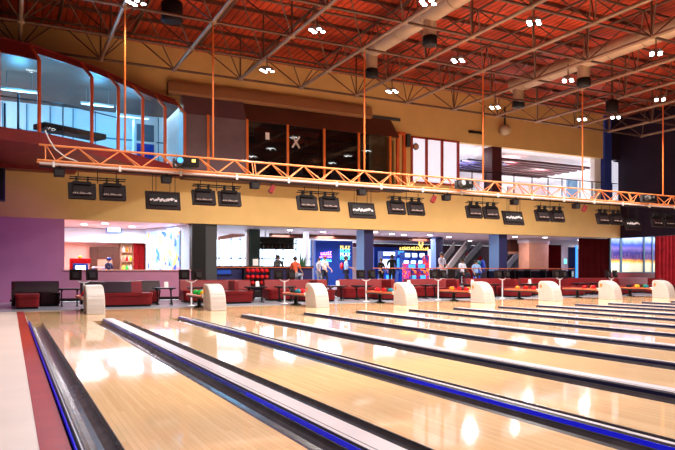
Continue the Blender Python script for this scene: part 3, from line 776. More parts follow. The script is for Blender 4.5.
# things in the bay
t = thing('handrail', 'thin blue grey handrail crossing behind the bay glass', 'handrail', (0, 24.2, 5.2))
MB().tube((-1.5, 0, 1.6), (2.9, 0, 1.6), .025).build('top_rail', 'greyblue', t) if 'greyblue' in M else None
M['greyblue'] = mat('grey_blue_metal', (.12, .2, .28), .4, .4)
MB().tube((-1.5, -.9, 1.62), (1.6, -.6, 1.62), .022).tube((1.6, -.6, 1.62), (3.6, .6, 1.62), .022).build('top_rail', 'greyblue', t)
pm = MB()
for x, y in ((-.6, -.82), (1.6, -.6), (3.6, .6)): pm.tube((x, y, 0), (x, y, 1.62), .022)
pm.build('rail_post', 'greyblue', t)
for k, (x, y, h) in enumerate(((-.15, 24.3, 1.6), (.25, 24.0, 1.9))):
    t = thing('exercise_machine', 'tall dark exercise machine frame behind the bay glass, %s one' % ['left', 'right'][k], 'exercise machine', (x, y, 5.2), group='machine frames in the bay')
    MB().tube((0, 0, 0), (0, 0, h), .04).tube((-.25, 0, .0), (0, 0, .75), .03).tube((0, 0, .75), (.45, 0, .55), .03).tube((.45, 0, .55), (.45, 0, 0), .03).build('frame', 'greyblue', t)
    MB().cbox((.22, 0, .5), (.4, .25, .08)).build('seat', 'dgrey', t, bevel=.02)
t = thing('padded_bench', 'long dark padded table low behind the bay glass', 'bench', (1.9, 24.2, 5.2))
MB().cbox((0, 0, .82), (2.4, .7, .2), Matrix.Rotation(.5, 3, 'Z')).build('cushion', 'dgrey', t, bevel=.04)
MB().tube((-.7, -.4, 0), (-.7, -.4, .75), .04).tube((.7, .4, 0), (.7, .4, .75), .04).build('leg', 'greyblue', t)
t = thing('tall_cabinet', 'pale cabinet with blue panel inside the right end of the bay', 'cabinet', (5.0, 27.6, 5.35))
MB().box(-.45, .45, -.25, .25, 0, 2.1).build('body', 'white', t, bevel=.01); MB().box(-.35, .35, -.26, -.25, 1.2, 1.9).build('door', 'greyblue', t)
MB().box(-.35, .35, -.26, -.25, .1, 1.1).build('door', 'bluewall', t)

pw_ = MB()
for k in range(9): pw_.box(-1.2+k*.9, -1.16+k*.9, 29.77, 29.8, 5.35, 8.15)
pw_.box(XL, 6.4, 29.76, 29.8, 7.0, 7.06)
struct('trim_27', pw_, 'greyblue')
# flat part of the upper glazing -------------------------------------------
xf0 = 6.35; xf1 = X_(247, 26.2); xf2 = X_(386, 26.2); xf3 = X_(398, 26.6)
YB = 26.2
sm = MB().add([(xf0, YB, 5.2), (xf1, YB, 5.2), (xf1, YB, 7.62), (xf0, YB, 7.62)], [(0,1,2,3)])
struct('trim_26', MB().prism([(YB-.02, 7.6), (YB+.1, 7.6), (YW-.05, 8.3), (YW-.05, 8.6), (YB+.6, 8.6)], xf0, xf1, 'x'), 'plum')
w2 = struct('window_2', sm, 'smokeglass', fix=False)
for px in (208, 247): 
    x = X_(px, YB); MB().box(x-.05, x+.05, YB-.06, YB+.04, 5.2, 7.66).build('mullion', 'orange', w2)
for px in (208,):
    x = X_(px, YB); MB().tube((x, YB, 7.62), (x, YB+.75, 8.55), .05, 4).build('mullion', 'bronze', w2)
dk = MB().add([(xf1, YB, 5.2), (xf2, YB, 5.2), (xf2, YB, 7.6), (xf1, YB, 7.6)], [(0,1,2,3)]).add([(xf2, YB, 5.2), (xf3, YW, 5.2), (xf3, YW, 7.6), (xf2, YB, 7.6)], [(0,1,2,3)])
w3 = struct('window_3', dk, 'darkglass', fix=False)
for px in (287.5, 324, 358.5, 390):
    x = X_(px, YB); MB().box(x-.05, x+.05, YB-.06, YB+.04, 5.2, 7.62).build('mullion', 'orange', w3)
struct('trim_7', MB().prism([(YB-.04, 7.6), (YB+.1, 7.6), (YW, 8.3), (YW, 8.62), (YB+.75, 8.6)], xf1, xf3-.2, 'x'), 'bronze')
struct('trim_8', MB().prism([(YB+.55, 8.5), (YW, 8.5), (YW, 9.0), (YW-.25, 9.05), (YB+.5, 8.9), (YB+.45, 8.6)], 5.8, X_(369, YW), 'x'), 'tanbrown' if 'tanbrown' in M else 'tan')
struct('trim_9', MB().prism([(YB-.05, 5.0), (YB-.05, 5.28), (YW, 5.28), (YW, 5.0)], 6.35, xf2, 'x'), 'bronze')
struct('wall_inner.002', MB().box(6.6, X_(400, YW), 31.5, 31.7, 5.2, 9), 'dgrey')
struct('wall_inner.003', MB().box(X_(400, YW), X_(400, YW)+.2, YW+.3, 31.7, 5.2, 9), 'dgrey')
struct('floor.006', MB().box(6.35, X_(400, YW), YB-.02, 31.7, 5.05, 5.2), 'dgrey')
struct('ceiling.002', MB().box(6.35, X_(400, YW), YB+.75, 31.7, 8.6, 8.75), 'dgrey')
# orange portal at the end of the dark windows
t = MB().box(X_(373, YW), X_(400, YW), YW-.5, YW-.38, 7.85, 7.97).box(X_(398, YW-.4)-.12, X_(398, YW-.4)+.02, YW-.5, YW-.38, 5.3, 7.97).box(X_(403.5, YW)-.1, X_(403.5, YW)+.06, YW-.15, YW-.02, 5.3, 8.0)
struct('trim_10', t, 'orangered')
t = thing('wall_speaker', 'black box loudspeaker on the tan wall beside the orange portal', 'loudspeaker', (X_(405.5, YW), YW-.16, 7.35))
MB().box(-.1, .12, -.12, .14, 0, .62).build('cabinet', 'black', t, bevel=.01); MB().box(-.08, .1, -.135, -.12, .04, .58).build('grille', 'dgrey', t)
# paper X and notes stuck on the dark windows
def sticker(px, py, w, h, label, kind='note'):
    p = at(px, py, YB-.02); t = thing('window_'+kind, label, 'sticker', (p.x, YB-.012, p.z))
    if kind == 'cross':
        MB().cbox((0, 0, 0), (w*.25, .006, h*1.25), Matrix.Rotation(.6, 3, 'Y')).cbox((0, -.004, 0), (w*.25, .006, h*1.25), Matrix.Rotation(-.6, 3, 'Y')).build('tape', 'pinkgrey', t)
    else: MB().box(-w/2, w/2, -.004, .004, -h/2, h/2).build('paper', 'white', t)
sticker(296, 142, .35, .5, 'pale X of tape on a dark upper window', 'cross')
sticker(267.5, 136, .18, .3, 'white paper note on the leftmost dark upper window')
# seating silhouettes / glints: stools inside the dark room
for k, px in enumerate((262, 300, 338)):
    x = X_(px, 27.6); t = thing('gallery_chair', 'grey chair behind the %s dark upper window' % ['left', 'middle', 'right'][k], 'chair', (x, 27.6, 5.2), group='chairs behind the dark windows')
    MB().box(-.25, .25, -.25, .25, .42, .48).build('seat', 'grey', t); MB().box(-.25, .25, .2, .25, .48, .95).build('backrest', 'grey', t)
    MB().tube((0, 0, 0), (0, 0, .42), .03).lathe((0, 0, 0), [(.22, 0), (.22, .02), (.03, .04)]).build('leg', 'grey', t)

# upper right gallery -------------------------------------------------------
xa, xb = x411, X_(458, YW)
g = MB().box(xa, xb, YW+.05, YW+.09, 5.7, 7.9); w4 = struct('window_4', g, 'paperglow')
fr = MB()
for px in (411.5, 426.5, 442, 458): x = X_(px, YW); fr.box(x-.06, x+.06, YW-.05, YW+.1, 5.65, 7.95)
fr.box(xa, xb, YW-.05, YW+.1, 7.87, 7.95).box(xa, xb, YW-.05, YW+.1, 5.6, 5.7)
fr.build('window_frame', mat('maroon_frame', (.35, .04, .02), .4), w4)
t = thing('wall_clock', 'small round brown clock on the leftmost lit upper pane', 'clock', (X_(416, YW), YW+.04, 7.45))
MB().tube((0, 0, 0), (0, -.05, 0), .17, 20).build('case', 'brownwood', t); MB().tube((0, -.05, 0), (0, -.056, 0), .13, 20).build('dial', 'tanwood', t); MB().box(-.008, .008, -.062, -.056, 0, .1).build('hand', 'black', t)
struct('trim_11', MB().box(XL, xb, YW-.02, YW+.3, ZB-.03, 5.62) if False else MB().box(xa, xb, YW, YW+.2, ZB, 5.6), 'tan')
GX1 = 36.5
struct('floor.007', MB().box(xb-.6, GX1, YW+.3, 37, 5.2, 5.35), 'whitewall')
struct('ceiling.003', MB().box(xa, GX1, YW+.3, 37, ZG, ZG+.15), 'whitewall')
struct('wall_gallery', MB().box(xa, GX1+3, 36.8, 37, 5.35, ZG), 'pinkpale' if 'pinkpale' in M else mat('pale_pink_paint', (.75, .55, .55), .6))
struct('wall_gallery.001', MB().box(xa-.2, xa, YW+.3, 37, 5.35, ZG), 'whitewall')
struct('column_trim', MB().box(X_(493.5, YW), X_(503, YW), YW+.1, YW+.8, ZB, ZG), 'maroondk' if 'maroondk' in M else mat('dark_maroon', (.06, .012, .018), .5))
bpy.data.objects['column_trim'].name = 'trim_12'
struct('trim_13', MB().box(X_(594, YW+.2), X_(600, YW+.2), YW+.15, YW+.5, ZB, ZG), 'white')
struct('wall_gallery.002', MB().box(GX1, GX1+.15, YW+.3, 37, 5.35, ZG), 'whitewall')
# slatted ceiling panel
t = thing('slatted_ceiling_panel', 'dark red slatted ceiling panel over the upper balcony', 'ceiling panel', (X_(528, 30), 30.3, 7.5))
for q in range(8): MB().cbox((q*.0, -1.8+q*.62, .1+q*.0), (7.5, .30, .12), Matrix.Rotation(-.0, 3, 'Z')).build('slat', mat('slat_maroon', (.05, .008, .01), .6), t)
t2 = thing('slatted_ceiling_panel', 'blue grey slatted panel behind the lit upper windows, left on the balcony', 'ceiling panel', (X_(474, 30), 30, 7.3))
for q in range(5): MB().cbox((0, -1.2+q*.6, .12), (3.2, .12, .08), Matrix.Rotation(.15, 3, 'Z')).build('slat', 'navy', t2)
# balcony furniture: pink boards, door, people-height panels
for k, (px, w_, h_, m_, lb) in enumerate(((470, 1.6, 1.7, 'white', 'white partition on the left of the upper balcony'), (520, 2.2, 1.5, 'pink', 'pink partition in the middle of the upper balcony'), (572, 1.0, 2.3, 'greyblue', 'grey blue door at the back of the upper balcony'), (588, 1.5, 2.4, 'whitewall', 'white partition at the right end of the upper balcony'))):
    x = X_(px, 33); t = thing('partition', lb, 'partition', (x, 33, 5.35)); MB().box(-w_/2, w_/2, -.06, .06, .05, h_).build('panel', m_, t, bevel=.01); MB().box(-w_/2, w_/2, -.1, .1, 0, .05).build('base', 'dgrey', t)
# balcony rail
t = thing('balcony_rail', 'thin black handrail with posts along the upper balcony', 'railing', (0, YW+.1, 5.35))
MB().tube((X_(458, YW), 0, 1.15), (XR-.1, 0, 1.15), .03).build('top_rail', 'black', t)
for px in (472, 486, 514, 532, 548, 562, 580, 592, 612): MB().tube((X_(px, YW+.1), 0, 0), (X_(px, YW+.1), 0, 1.15), .03).build('rail_post', 'black', t)
MB().box(X_(458, YW), XR-.1, -.008, .008, .1, 1.05).build('glass_panel', 'glass', t)
for i, (px, Y) in enumerate(((470, 29), (512, 29), (545, 30), (585, 30), (530, 34), (600, 34))):
    x = X_(px, Y)
    light('AREA', (x, Y, ZG-.12), 280, (1, .93, .95), .55, aim=(x, Y, 0))
    tag(MB().lathe((0, 0, -.03), [(.14, 0), (.16, .02), (.16, .03)], 18).build('downlight', 'down', loc=(x, Y, ZG)), 'round recessed light in the upper balcony ceiling, %s' % ['front left', 'front second from left', 'front third from left', 'front right', 'back left', 'back right'][i], 'downlight', 'recessed lights over the balcony')
# bright panel beyond the column, far right upper
w5 = struct('window_5', MB().box(X_(611, YW), X_(619.5, YW), YW+.1, YW+.14, 5.5, 7.8), 'paperglow')
# pipe bracket and floodlight on tan wall
t = thing('wall_pipe', 'dark angled pipe on the tan wall above the lit upper windows', 'pipe', (X_(482, YW), YW-.1, 8.5))
MB().path([(0, 0, 1.4), (0, 0, 0), (-.95, 0, -.0)], .06).build('pipe', 'black', t)
t = thing('flood_lamp', 'round pale floodlight on the tan wall above the balcony column', 'floodlight', (X_(501, YW), YW-.3, 8.5))
MB().lathe((0, 0, 0), [(.12, 0), (.3, .1), (.32, .4), (.2, .5)], 18).build('shade', 'duct', t); MB().tube((0, 0, .5), (0, 0, 1.5), .05).build('stem', 'black', t)
# left black speaker
t = thing('wall_speaker', 'dark box at the left picture edge above the purple wall', 'loudspeaker', (-.55, YW-.5, 3.75))
MB().box(-.4, .4, 0, .48, 0, 1.25).build('cabinet', 'navy', t, bevel=.02); MB().box(-.35, .35, -.02, 0, .05, 1.2).build('grille', 'black', t)
struct('trim_14', MB().box(XL, -.0, YW-.12, YW, 0, ZS), 'mauve')

# ================================================================== CONCOURSE
ZC = .3
struct('floor.008', MB().box(x191, 44, YW+.0, 40.3, ZC-.2, ZC), mat('concourse_floor', (.36, .30, .32), .3))
struct('ceiling.004', MB().box(x65-3, 44, YW+.5, 40.3, ZS+.02, ZS+.2), mat('concourse_ceiling', (.72, .62, .66), .5))
struct('trim_15', MB().box(x191+.2, XR, YW-.02, YW-.001, 0, ZC+.01), 'blackb')
# pink room behind the serving window
PX1 = X_(192, YW)
struct('floor.009', MB().box(x65-3, PX1, YW+.3, 33.2, .1, .3), 'tanwood')
struct('wall_snack', MB().box(x65-3.2, x65+6, 33, 33.2, .3, 2.72), 'pink')
struct('wall_snack.001', MB().box(x65-3.2, x65+7, 32.2, 33, 2.55, ZS), mat('pale_blue_white', (.7, .85, .95), .6))
struct('wall_snack.002', MB().box(x65-.9, x65-.75, YW+.3, 33, .3, ZS), 'pink')
# cabinet with hatch
xh0, xh1 = X_(90, 32.8), X_(119, 32.8)
t = thing('wood_wall_unit', 'brown wooden wall unit with a lit hatch in the pink room', 'wall unit', (xh0, 32.75, .3)); L = xh1-xh0
MB().box(0, L*.25, 0, .25, 0, 2.05).box(L*.78, L, 0, .25, 0, 2.05).box(L*.25, L*.78, 0, .25, 1.5, 2.05).box(L*.25, L*.78, 0, .25, 0, .7).build('frame', 'brownwood', t, bevel=.01)
MB().box(L*.25, L*.78, .1, .24, .7, 1.5).build('hatch', 'tanwood', t); MB().box(L*.25, L*.78, -.06, .1, .66, .7).build('ledge', 'brownwood', t)
# display shelving with goods
xs0, xs1 = X_(120, 32.8), X_(133, 32.8)
def shelf(x0, x1, label, n=5, top=2.25):
    t = thing('display_shelf', label, 'shelves', (x0, 32.6, .3)); L = x1-x0
    MB().box(0, L, .3, .34, 0, top).build('back_panel', 'shelfgoods', t); m = MB()
    for q in range(n+1): m.box(0, L, 0, .3, q*top/n, q*top/n+.03)
    m.build('shelf_board', 'tanwood', t); MB().box(0, .03, 0, .3, 0, top).box(L-.03, L, 0, .3, 0, top).build('side_panel', 'tanwood', t)
    return t
shelf(xs0, xs1, 'beige lit shelves full of goods, right of the brown wall unit')
shelf(X_(145, 32.8), X_(155, 32.8), 'narrow beige shelves left of the splashed mural')
xg = xs0+.06; kinds = ['ball_yellow', 'ball_green', 'white', 'ball_orange', 'tanwood', 'ball_red']
random.seed(11); n = 0
for q in range(2, 5):
    for r_ in range(4):
        o = MB().lathe((0, 0, 0), [(.05, 0), (.06, .02), (.06, .16), (.025, .22), (.025, .27)], 10).build('bottle', kinds[n % 6], loc=(xs0+.15+r_*.17, 32.72, .3+q*.45+.031))
        tag(o, '%s bottle, %s from the left on the %s shelf right of the brown wall unit' % (['yellow', 'green', 'white', 'orange', 'tan', 'red'][n % 6], ORD[r_], ['lowest', 'middle', 'top'][q-2]), 'bottle', 'bottles on the beige shelves'); n += 1
for k, px in enumerate((136.2, 141.8)):
    t = thing('curtain', 'narrow dark red curtain strip in the pink room, %s of two' % ['left', 'right'][k], 'curtain', (X_(px, 32.5), 32.5, .3))
    m = MB(); W = .25
    m.prism([(-W/2+W*i/8, .02*math.sin(i*2)) for i in range(9)]+[(W/2-W*i/8, .05+.02*math.sin((8-i)*2)) for i in range(9)], 0, 2.3, 'z'); m.build('cloth', 'curtain', t)
    MB().tube((-.14, .02, 2.3), (.14, .02, 2.3), .02).build('rail', 'black', t)
for k, (px, py, w_, h_, m_, lb) in enumerate(((150.5, 239, .35, .3, 'sofa', 'small red picture above the framed one beside the mural'), (150.5, 253.5, .48, .62, 'dgrey', 'black framed picture beside the splashed mural'))):
    p = at(px, py, 32.5); t = thing('picture', lb, 'picture', (p.x, 32.5, p.z)); MB().box(-w_/2, w_/2, 0, .04, -h_/2, h_/2).build('frame', m_, t)
    MB().box(-w_/2+.06, w_/2-.06, -.006, 0, -h_/2+.06, h_/2-.06).build('print', 'tanwood' if k else 'sofa', t)
# splashed mural on the side wall
mu = MB(); a = at(156, 250, 31.2); xm0, xm1 = X_(156, 31.5), X_(178, 29.2)
d = Vector((xm1-xm0, 29.2-31.5)); nrm = Vector((-d.y, d.x)).normalized()*-.1
struct('wall_snack.003', MB().add([(xm0-.4, 31.9, .3), (X_(192, 27.6)+.1, 27.4, .3), (X_(192, 27.6)+.4, 27.5, .3), (xm0-.1, 32.2, .3), (xm0-.4, 31.9, ZS), (X_(192, 27.6)+.1, 27.4, ZS), (X_(192, 27.6)+.4, 27.5, ZS), (xm0-.1, 32.2, ZS)],
       [(0,3,2,1),(4,5,6,7),(0,1,5,4),(1,2,6,5),(2,3,7,6),(3,0,4,7)]), mat('pale_blue_wall', (.5, .72, .95), .6))
pa = Vector((xm0-.4, 31.9)); pb = Vector((X_(192, 27.6)+.1, 27.4)); dd = (pb-pa); nn = Vector((dd.y, -dd.x)).normalized(); nn = nn if nn.x < 0 else -nn
A = pa+dd*.06+nn*.02; Bq = pa+dd*.72+nn*.02
mm = MB().add([(A.x, A.y, 1.0), (Bq.x, Bq.y, 1.0), (Bq.x, Bq.y, 3.0), (A.x, A.y, 3.0), (A.x+nn.x*.03, A.y+nn.y*.03, 1.0), (Bq.x+nn.x*.03, Bq.y+nn.y*.03, 1.0), (Bq.x+nn.x*.03, Bq.y+nn.y*.03, 3.0), (A.x+nn.x*.03, A.y+nn.y*.03, 3.0)],
     [(0,1,2,3),(4,5,6,7),(0,1,5,4),(1,2,6,5),(2,3,7,6),(3,0,4,7)])
tag(mm.build('mural_panel', 'mural'), 'large pale blue mural with orange and blue paint splashes', 'mural')
# tv in pink room
p = at(114, 228, 31.8); t = thing('television', 'blue framed white television high in the pink room', 'television', (p.x, 31.8, p.z))
MB().box(-.36, .36, 0, .08, -.24, .24).build('frame', 'palecol', t, bevel=.01); MB().box(-.28, .28, -.01, 0, -.17, .17).build('screen', 'screen', t); MB().tube((0, .04, .24), (0, .04, ZS-p.z), .03).build('bracket', 'grey', t)
# kiddie arcade things
p = at(80, 270, 29.5); t = thing('arcade_machine', 'small red and blue arcade machine with a yellow top light in the pink room', 'arcade machine', (p.x, 29.5, .3))
MB().box(-.3, .3, -.25, .25, 0, 1.2).build('cabinet', 'bluewall', t, bevel=.02); MB().box(-.42, .42, -.22, .25, 1.2, 1.42).box(-.42, -.3, -.22, .2, .75, 1.2).build('canopy', 'ball_red', t, bevel=.02)
MB().box(-.2, .2, -.27, -.25, .85, 1.12).build('screen', 'screen', t); MB().sphere((0, 0, 1.48), .07).build('top_light', 'ball_yellow', t)
p = at(100, 270, 29.8); t = thing('ride_car', 'blue toy ride car with white roof in the pink room', 'ride car', (p.x, 29.8, .3))
MB().prism([(-.75, .45), (.75, .45), (.8, .85), (.45, .95), (-.5, .9), (-.8, .75)], -.4, .4, 'y').build('body', 'ball_blue', t, bevel=.05)
MB().prism([(-.45, 1.28), (.3, 1.28), (.4, 1.2), (-.55, 1.2)], -.4, .4, 'y').build('roof', 'white', t, bevel=.02)
rp = MB()
for x, y in ((-.45, -.35), (.3, -.35), (-.45, .35), (.3, .35)): rp.tube((x, y, .9), (x, y, 1.22), .03)
rp.build('roof_post', 'palecol', t); t.scale = (.6, .6, .85); MB().box(-.35, .2, -.35, .35, .95, 1.12).build('windscreen', 'screenblue', t)
MB().lathe((0, 0, 0), [(.4, 0), (.4, .1), (.2, .15), (.2, .46)], 16).build('pedestal', 'white', t)
for x in (-.5, .5): MB().tube((x, -.42, .45), (x, -.36, .45), .18, 16).build('wheel', 'black', t)
# columns between pink room and bar
struct('trim_16', MB().box(X_(192, YW), X_(205.5, YW), YW-.02, YW+.45, 0, ZS), 'black')
struct('trim_17', MB().box(X_(205.5, YW+.1), X_(217, YW+.1), YW+.1, YW+.5, 0, ZS), 'greycol')
# bar: counter
bx0, bx1 = X_(206, 27.9), X_(311, 27.9)
t = thing('bar_counter', 'long black bar counter with orange edge behind the left sofas', 'bar counter', (bx0, 27.7, ZC)); L = bx1-bx0
MB().box(0, L, .05, .55, 0, 1.04).build('body', 'navy', t); MB().box(-.05, L+.05, -.05, .65, 1.07, 1.12).build('worktop', 'black', t, bevel=.01); MB().box(-.03, L+.03, -.06, .6, 1.035, 1.07).build('edge_strip', 'orangeedge' if 'orangeedge' in M else 'rackred', t)
rack = thing('ball_shelf', 'black shelf rack holding rows of red bowling balls below the bar', 'ball rack', (X_(247, 27.4), 27.35, ZC)); RL = X_(268, 27.4)-X_(247, 27.4)
MB().box(-.15, -.1, 0, .3, 0, 1.0).box(RL+.05, RL+.1, 0, .3, 0, 1.0).build('side_panel', 'black', rack); 
sh = MB()
for q in range(4): sh.box(-.12, RL+.07, 0, .3, .23+(q-1)*.27, .25+(q-1)*.27)
sh.build('shelf_board', 'black', rack)
for q in range(1, 4):
    for k in range(5):
        o = ball0['red'].copy(); COL.objects.link(o); o.location = (rack.location.x+.06+k*(RL-.1)/4, 27.48, ZC+.2505+(q-1)*.27)
        tag(o, 'red bowling ball, %s from the left on the %s shelf below the bar' % (ORD[k], ['lower', 'middle', 'upper'][q-1]), 'bowling ball', 'red balls on the shelf rack')
# shelf under bar left, its blue light put into the colours
t = thing('shoe_cabinet', 'dark blue shelf unit below the left end of the bar', 'cabinet', (X_(208, 27.4), 27.35, ZC)); L = X_(233, 27.4)-X_(208, 27.4)
MB().box(0, L, .05, .3, 0, 1.0).build('body', 'navy', t); sb = MB()
for q in range(4): sb.box(.05, L-.05, .0, .05, .2+q*.25, .23+q*.25)
sb.build('shelf_board', 'black', t); MB().box(.1, L-.1, .03, .05, .75, .95).build('back_panel', 'bluewall', t)
# facade behind the bar: frame with open daylight
YFc = 38.0
m = MB()
fx0, fx1 = X_(200, YFc), X_(311, YFc)
for px in (200, 219, 231, 240, 250, 262, 276, 283, 296, 311): x = X_(px, YFc); m.box(x-.035, x+.035, YFc-.05, YFc+.05, ZC, ZS)
m.box(fx0, fx1, YFc-.05, YFc+.05, 1.95, 2.02).box(fx0, fx1, YFc-.05, YFc+.05, ZC, .6)
wf = struct('window_6', m, 'palecol'); MB().box(fx0, fx1, YFc-.01, YFc+.01, ZC, ZS).build('pane', 'glass', wf)
struct('wall_concourse', MB().box(fx1, X_(315, YFc), YFc, YFc+.3, ZC, ZS).box(X_(190, YFc), fx0, YFc, YFc+.3, ZC, ZS), 'whitewall')
t = thing('ceiling_beam', 'tan timber beam sloping under the ceiling above the bar, before the bright glass', 'beam', (0, 34, 0))
a, b = at(218, 238, 34), at(250, 232, 34)
MB().add([(a.x, -.1, a.z-.12), (b.x, -.1, b.z-.18), (b.x, -.1, b.z+.12), (a.x, -.1, a.z+.06), (a.x, .1, a.z-.12), (b.x, .1, b.z-.18), (b.x, .1, b.z+.12), (a.x, .1, a.z+.06)], [(0,1,2,3),(4,5,6,7),(0,1,5,4),(1,2,6,5),(2,3,7,6),(3,0,4,7)]).build('timber', 'tanwood', t)
struct('trim_18', MB().box(X_(250.5, 29.5), X_(260, 29.5), 29.5, 30.0, ZC, ZS), 'greencol')
struct('trim_19', MB().box(X_(247, 29.7), X_(249, 29.7), 29.7, 30.0, ZC, ZS), 'pinkgrey')
# bar bottle rack hanging
t = thing('hanging_glass_rack', 'black hanging glass rack over the bar', 'glass rack', (X_(261, 30.5), 30.5, 2.3)); L = X_(297, 30.5)-X_(261, 30.5)
MB().box(0, L, 0, .4, 0, .05).box(0, L, 0, .4, .3, .34).box(0, L, .38, .4, 0, .62).box(0, L, 0, .4, .58, .62).build('shelf', 'black', t)
for q in (.3, L-.3): MB().tube((q, .2, .62), (q, .2, .92), .02).build('hanger', 'black', t)
MB().tube((L*.5, 0, 0), (L*.5, 0, .6), .02).build('upright', 'black', t)
for k in range(8):
    o = MB().lathe((0, 0, 0), [(.03, 0), (.035, .1), (.012, .15), (.012, .2)], 8).build('bottle', 'brownwood' if k % 2 else 'dgrey', loc=(t.location.x+.2+k*(L-.4)/7, 30.62, 2.351))
    tag(o, '%s bottle on the hanging rack over the bar, %s from the left' % ('brown' if k % 2 else 'dark', ORD[k]), 'bottle', 'bottles on the hanging rack')
t = thing('menu_sign', 'small white notice standing on the bar before the dark green pillar', 'notice', (X_(255.5, 28), 28.0, ZC+1.121))
MB().box(-.13, .13, -.01, .01, .02, .32).build('paper', 'white', t); MB().box(-.14, .14, -.04, .04, 0, .02).build('foot', 'grey', t)
# potted plant at bar end
t = thing('potted_plant', 'green spiky plant beside the bar, left of the white pillar', 'plant', (X_(301, 29.2), 29.2, ZC))
MB().lathe((0, 0, 0), [(.18, 0), (.24, .4), (.22, .42)], 14).build('pot', 'terracotta', t); m = MB(); random.seed(4)
for k in range(16):
    a = k*2.4; r_ = random.uniform(.2, .5); h = random.uniform(.9, 1.6); dx, dy = math.cos(a), math.sin(a)
    m.add([(0, 0, .4), (dx*r_*.5-dy*.05, dy*r_*.5+dx*.05, .4+h*.6), (dx*r_, dy*r_, .4+h), (dx*r_*.5+dy*.05, dy*r_*.5-dx*.05, .4+h*.6)], [(0,1,2,3)])
m.build('leaves', 'leaf', t, fix=False)
struct('trim_20', MB().box(X_(305.5, 30), X_(309, 30), 30, 30.3, ZC, ZS), 'paperglow')
# blue promotional wall
bw0, bw1 = X_(315.5, 35), X_(352.5, 35)
struct('wall_blue', MB().box(bw0, bw1, 35, 35.25, ZC, 3.05), 'bluewall')
def sgn(px0, px1, py0, py1, Y, m, label, cat='neon sign', n=9, name='neon_sign'):
    a, b = at(px0, py1, Y), at(px1, py0, Y); t = thing(name, label, cat, (a.x, Y, a.z)); W, H = b.x-a.x, b.z-a.z
    mm = MB(); random.seed(int(px0))
    q = 0; 
    for k in range(n):
        x0 = W*k/n; x1 = W*(k+.75)/n; hh = H*random.uniform(.6, 1)
        mm.box(x0, x1, 0, .03, 0, H*.18); mm.box(x0, x0+(x1-x0)*.3, 0, .03, 0, hh); mm.box(x0, x1, 0, .03, hh-H*.18, hh) if k % 2 else None
    mm.build('tubes', m, t); return t
sgn(321, 332, 251.5, 255, 34.95, 'neonp', 'purple neon lettering, upper line on the blue wall', n=6)
sgn(320, 332, 256, 257.6, 34.95, 'neonp', 'purple neon lettering, thin lower line on the blue wall', n=8)
sgn(320.5, 332, 258.8, 261.5, 34.95, 'neonc', 'turquoise lettering below the purple neon on the blue wall', n=6)
def text_obj(name, body, loc, size, m, label, cat):
    cu = bpy.data.curves.new(name, 'FONT'); cu.body = body; cu.size = size; cu.extrude = .015; cu.align_x = 'CENTER'
    o = bpy.data.objects.new(name+'_tmp', cu); COL.objects.link(o)
    dg = bpy.context.evaluated_depsgraph_get(); me = bpy.data.meshes.new_from_object(o.evaluated_get(dg)); bpy.data.objects.remove(o)
    me.materials.clear(); me.materials.append(M[m]); r = bpy.data.objects.new(name, me); COL.objects.link(r); r.location = loc; r.rotation_euler = (PI/2, 0, 0)
    return tag(r, label, cat)
for k, (py, m_) in enumerate(((249.2, 'neony'), (252.6, 'neonc'), (256.2, 'screen'), (259.8, 'neonc'))):
    p = at(345.2, py, 34.93); text_obj('play_sign', 'PLAY', (p.x, 34.93, p.z), .31, m_, 'the word PLAY in %s on the blue wall, %s of four stacked lines' % (['yellow', 'turquoise', 'white', 'turquoise'][k], ['top', 'second', 'third', 'lowest'][k]), 'sign')
# far wall right of the blue one
struct('wall_concourse.001', MB().box(X_(353, 40), 46, 40, 40.3, ZC, ZS), mat('dark_maroon_wall', (.10, .015, .03), .6))
t = thing('white_door_panel', 'tall pale pink panel right of the blue wall', 'panel', (X_(355, 37), 37, ZC)); MB().box(-.35, .35, 0, .1, .02, 2.4).build('leaf', 'pinkgrey', t); MB().box(-.4, .4, -.01, .12, 2.4, 2.48).build('header', 'whitewall', t)
# pillars
def pillar(n, px0, px1, Y, dpt, lab):
    x0, x1 = X_(px0, Y), X_(px1, Y)
    o = struct('trim_%d' % n, MB().box(x0, x1, Y, Y+dpt, ZC-.3 if Y < 28 else ZC, ZS), 'navy')
    MB().box(x0-.012, x0, Y, Y+dpt, ZC, ZS).build('side_cladding', 'palecol', o)  # light on the pillar's left side, painted as a pale sheet
pillar(21, 364, 373.5, YW+.25, .75, ''); pillar(22, 499, 507, YW+.25, .8, ''); pillar(23, 436, 443, 31, .5, '')
# arcade row
def arcade(px, w_, Y, m_, label, sc='screen', h=1.9):
    x = X_(px, Y); t = thing('arcade_machine', label, 'arcade machine', (x, Y, ZC), group=None)
    MB().prism([(0, 0), (.7, 0), (.7, h), (.1, h), (.05, h-.35), (.3, h-.5), (.22, 1.0), (-.1, .9), (-.1, .75), (0, .7)], -w_/2, w_/2, 'x').build('cabinet', m_, t)
    MB().cbox((0, .22, (h-.5+1.0)/2), (w_*.84, .05, h-1.55), Matrix.Rotation(.16, 3, 'X')).build('screen', sc, t)
    MB().box(-w_/2+.03, w_/2-.03, .02, .08, h-.3, h-.06).build('marquee', sc, t)
    MB().box(-w_*.35, w_*.35, -.115, -.1, .2, .65).build('front_art', 'screenblue', t)
arcade(389.5, .9, 35.5, 'bluewall', 'blue arcade machine left of the dark standing person', 'screen', 2.2)
arcade(401.5, .5, 36.2, 'bluewall', 'arcade machine with a bright screen, leftmost of the lit row', 'screenblue', 2.3)
for k, px in enumerate((408, 415, 422.5)): arcade(px, .40, 34.5, 'bluewall', 'white lit arcade machine, %s of three in a row' % ['left', 'middle', 'right'][k], 'screen', 2.1)
arcade(412.5, .5, 31.5, 'arcart', 'colourful red arcade machine, left of two in front of the lit row', 'screenblue', 1.35)
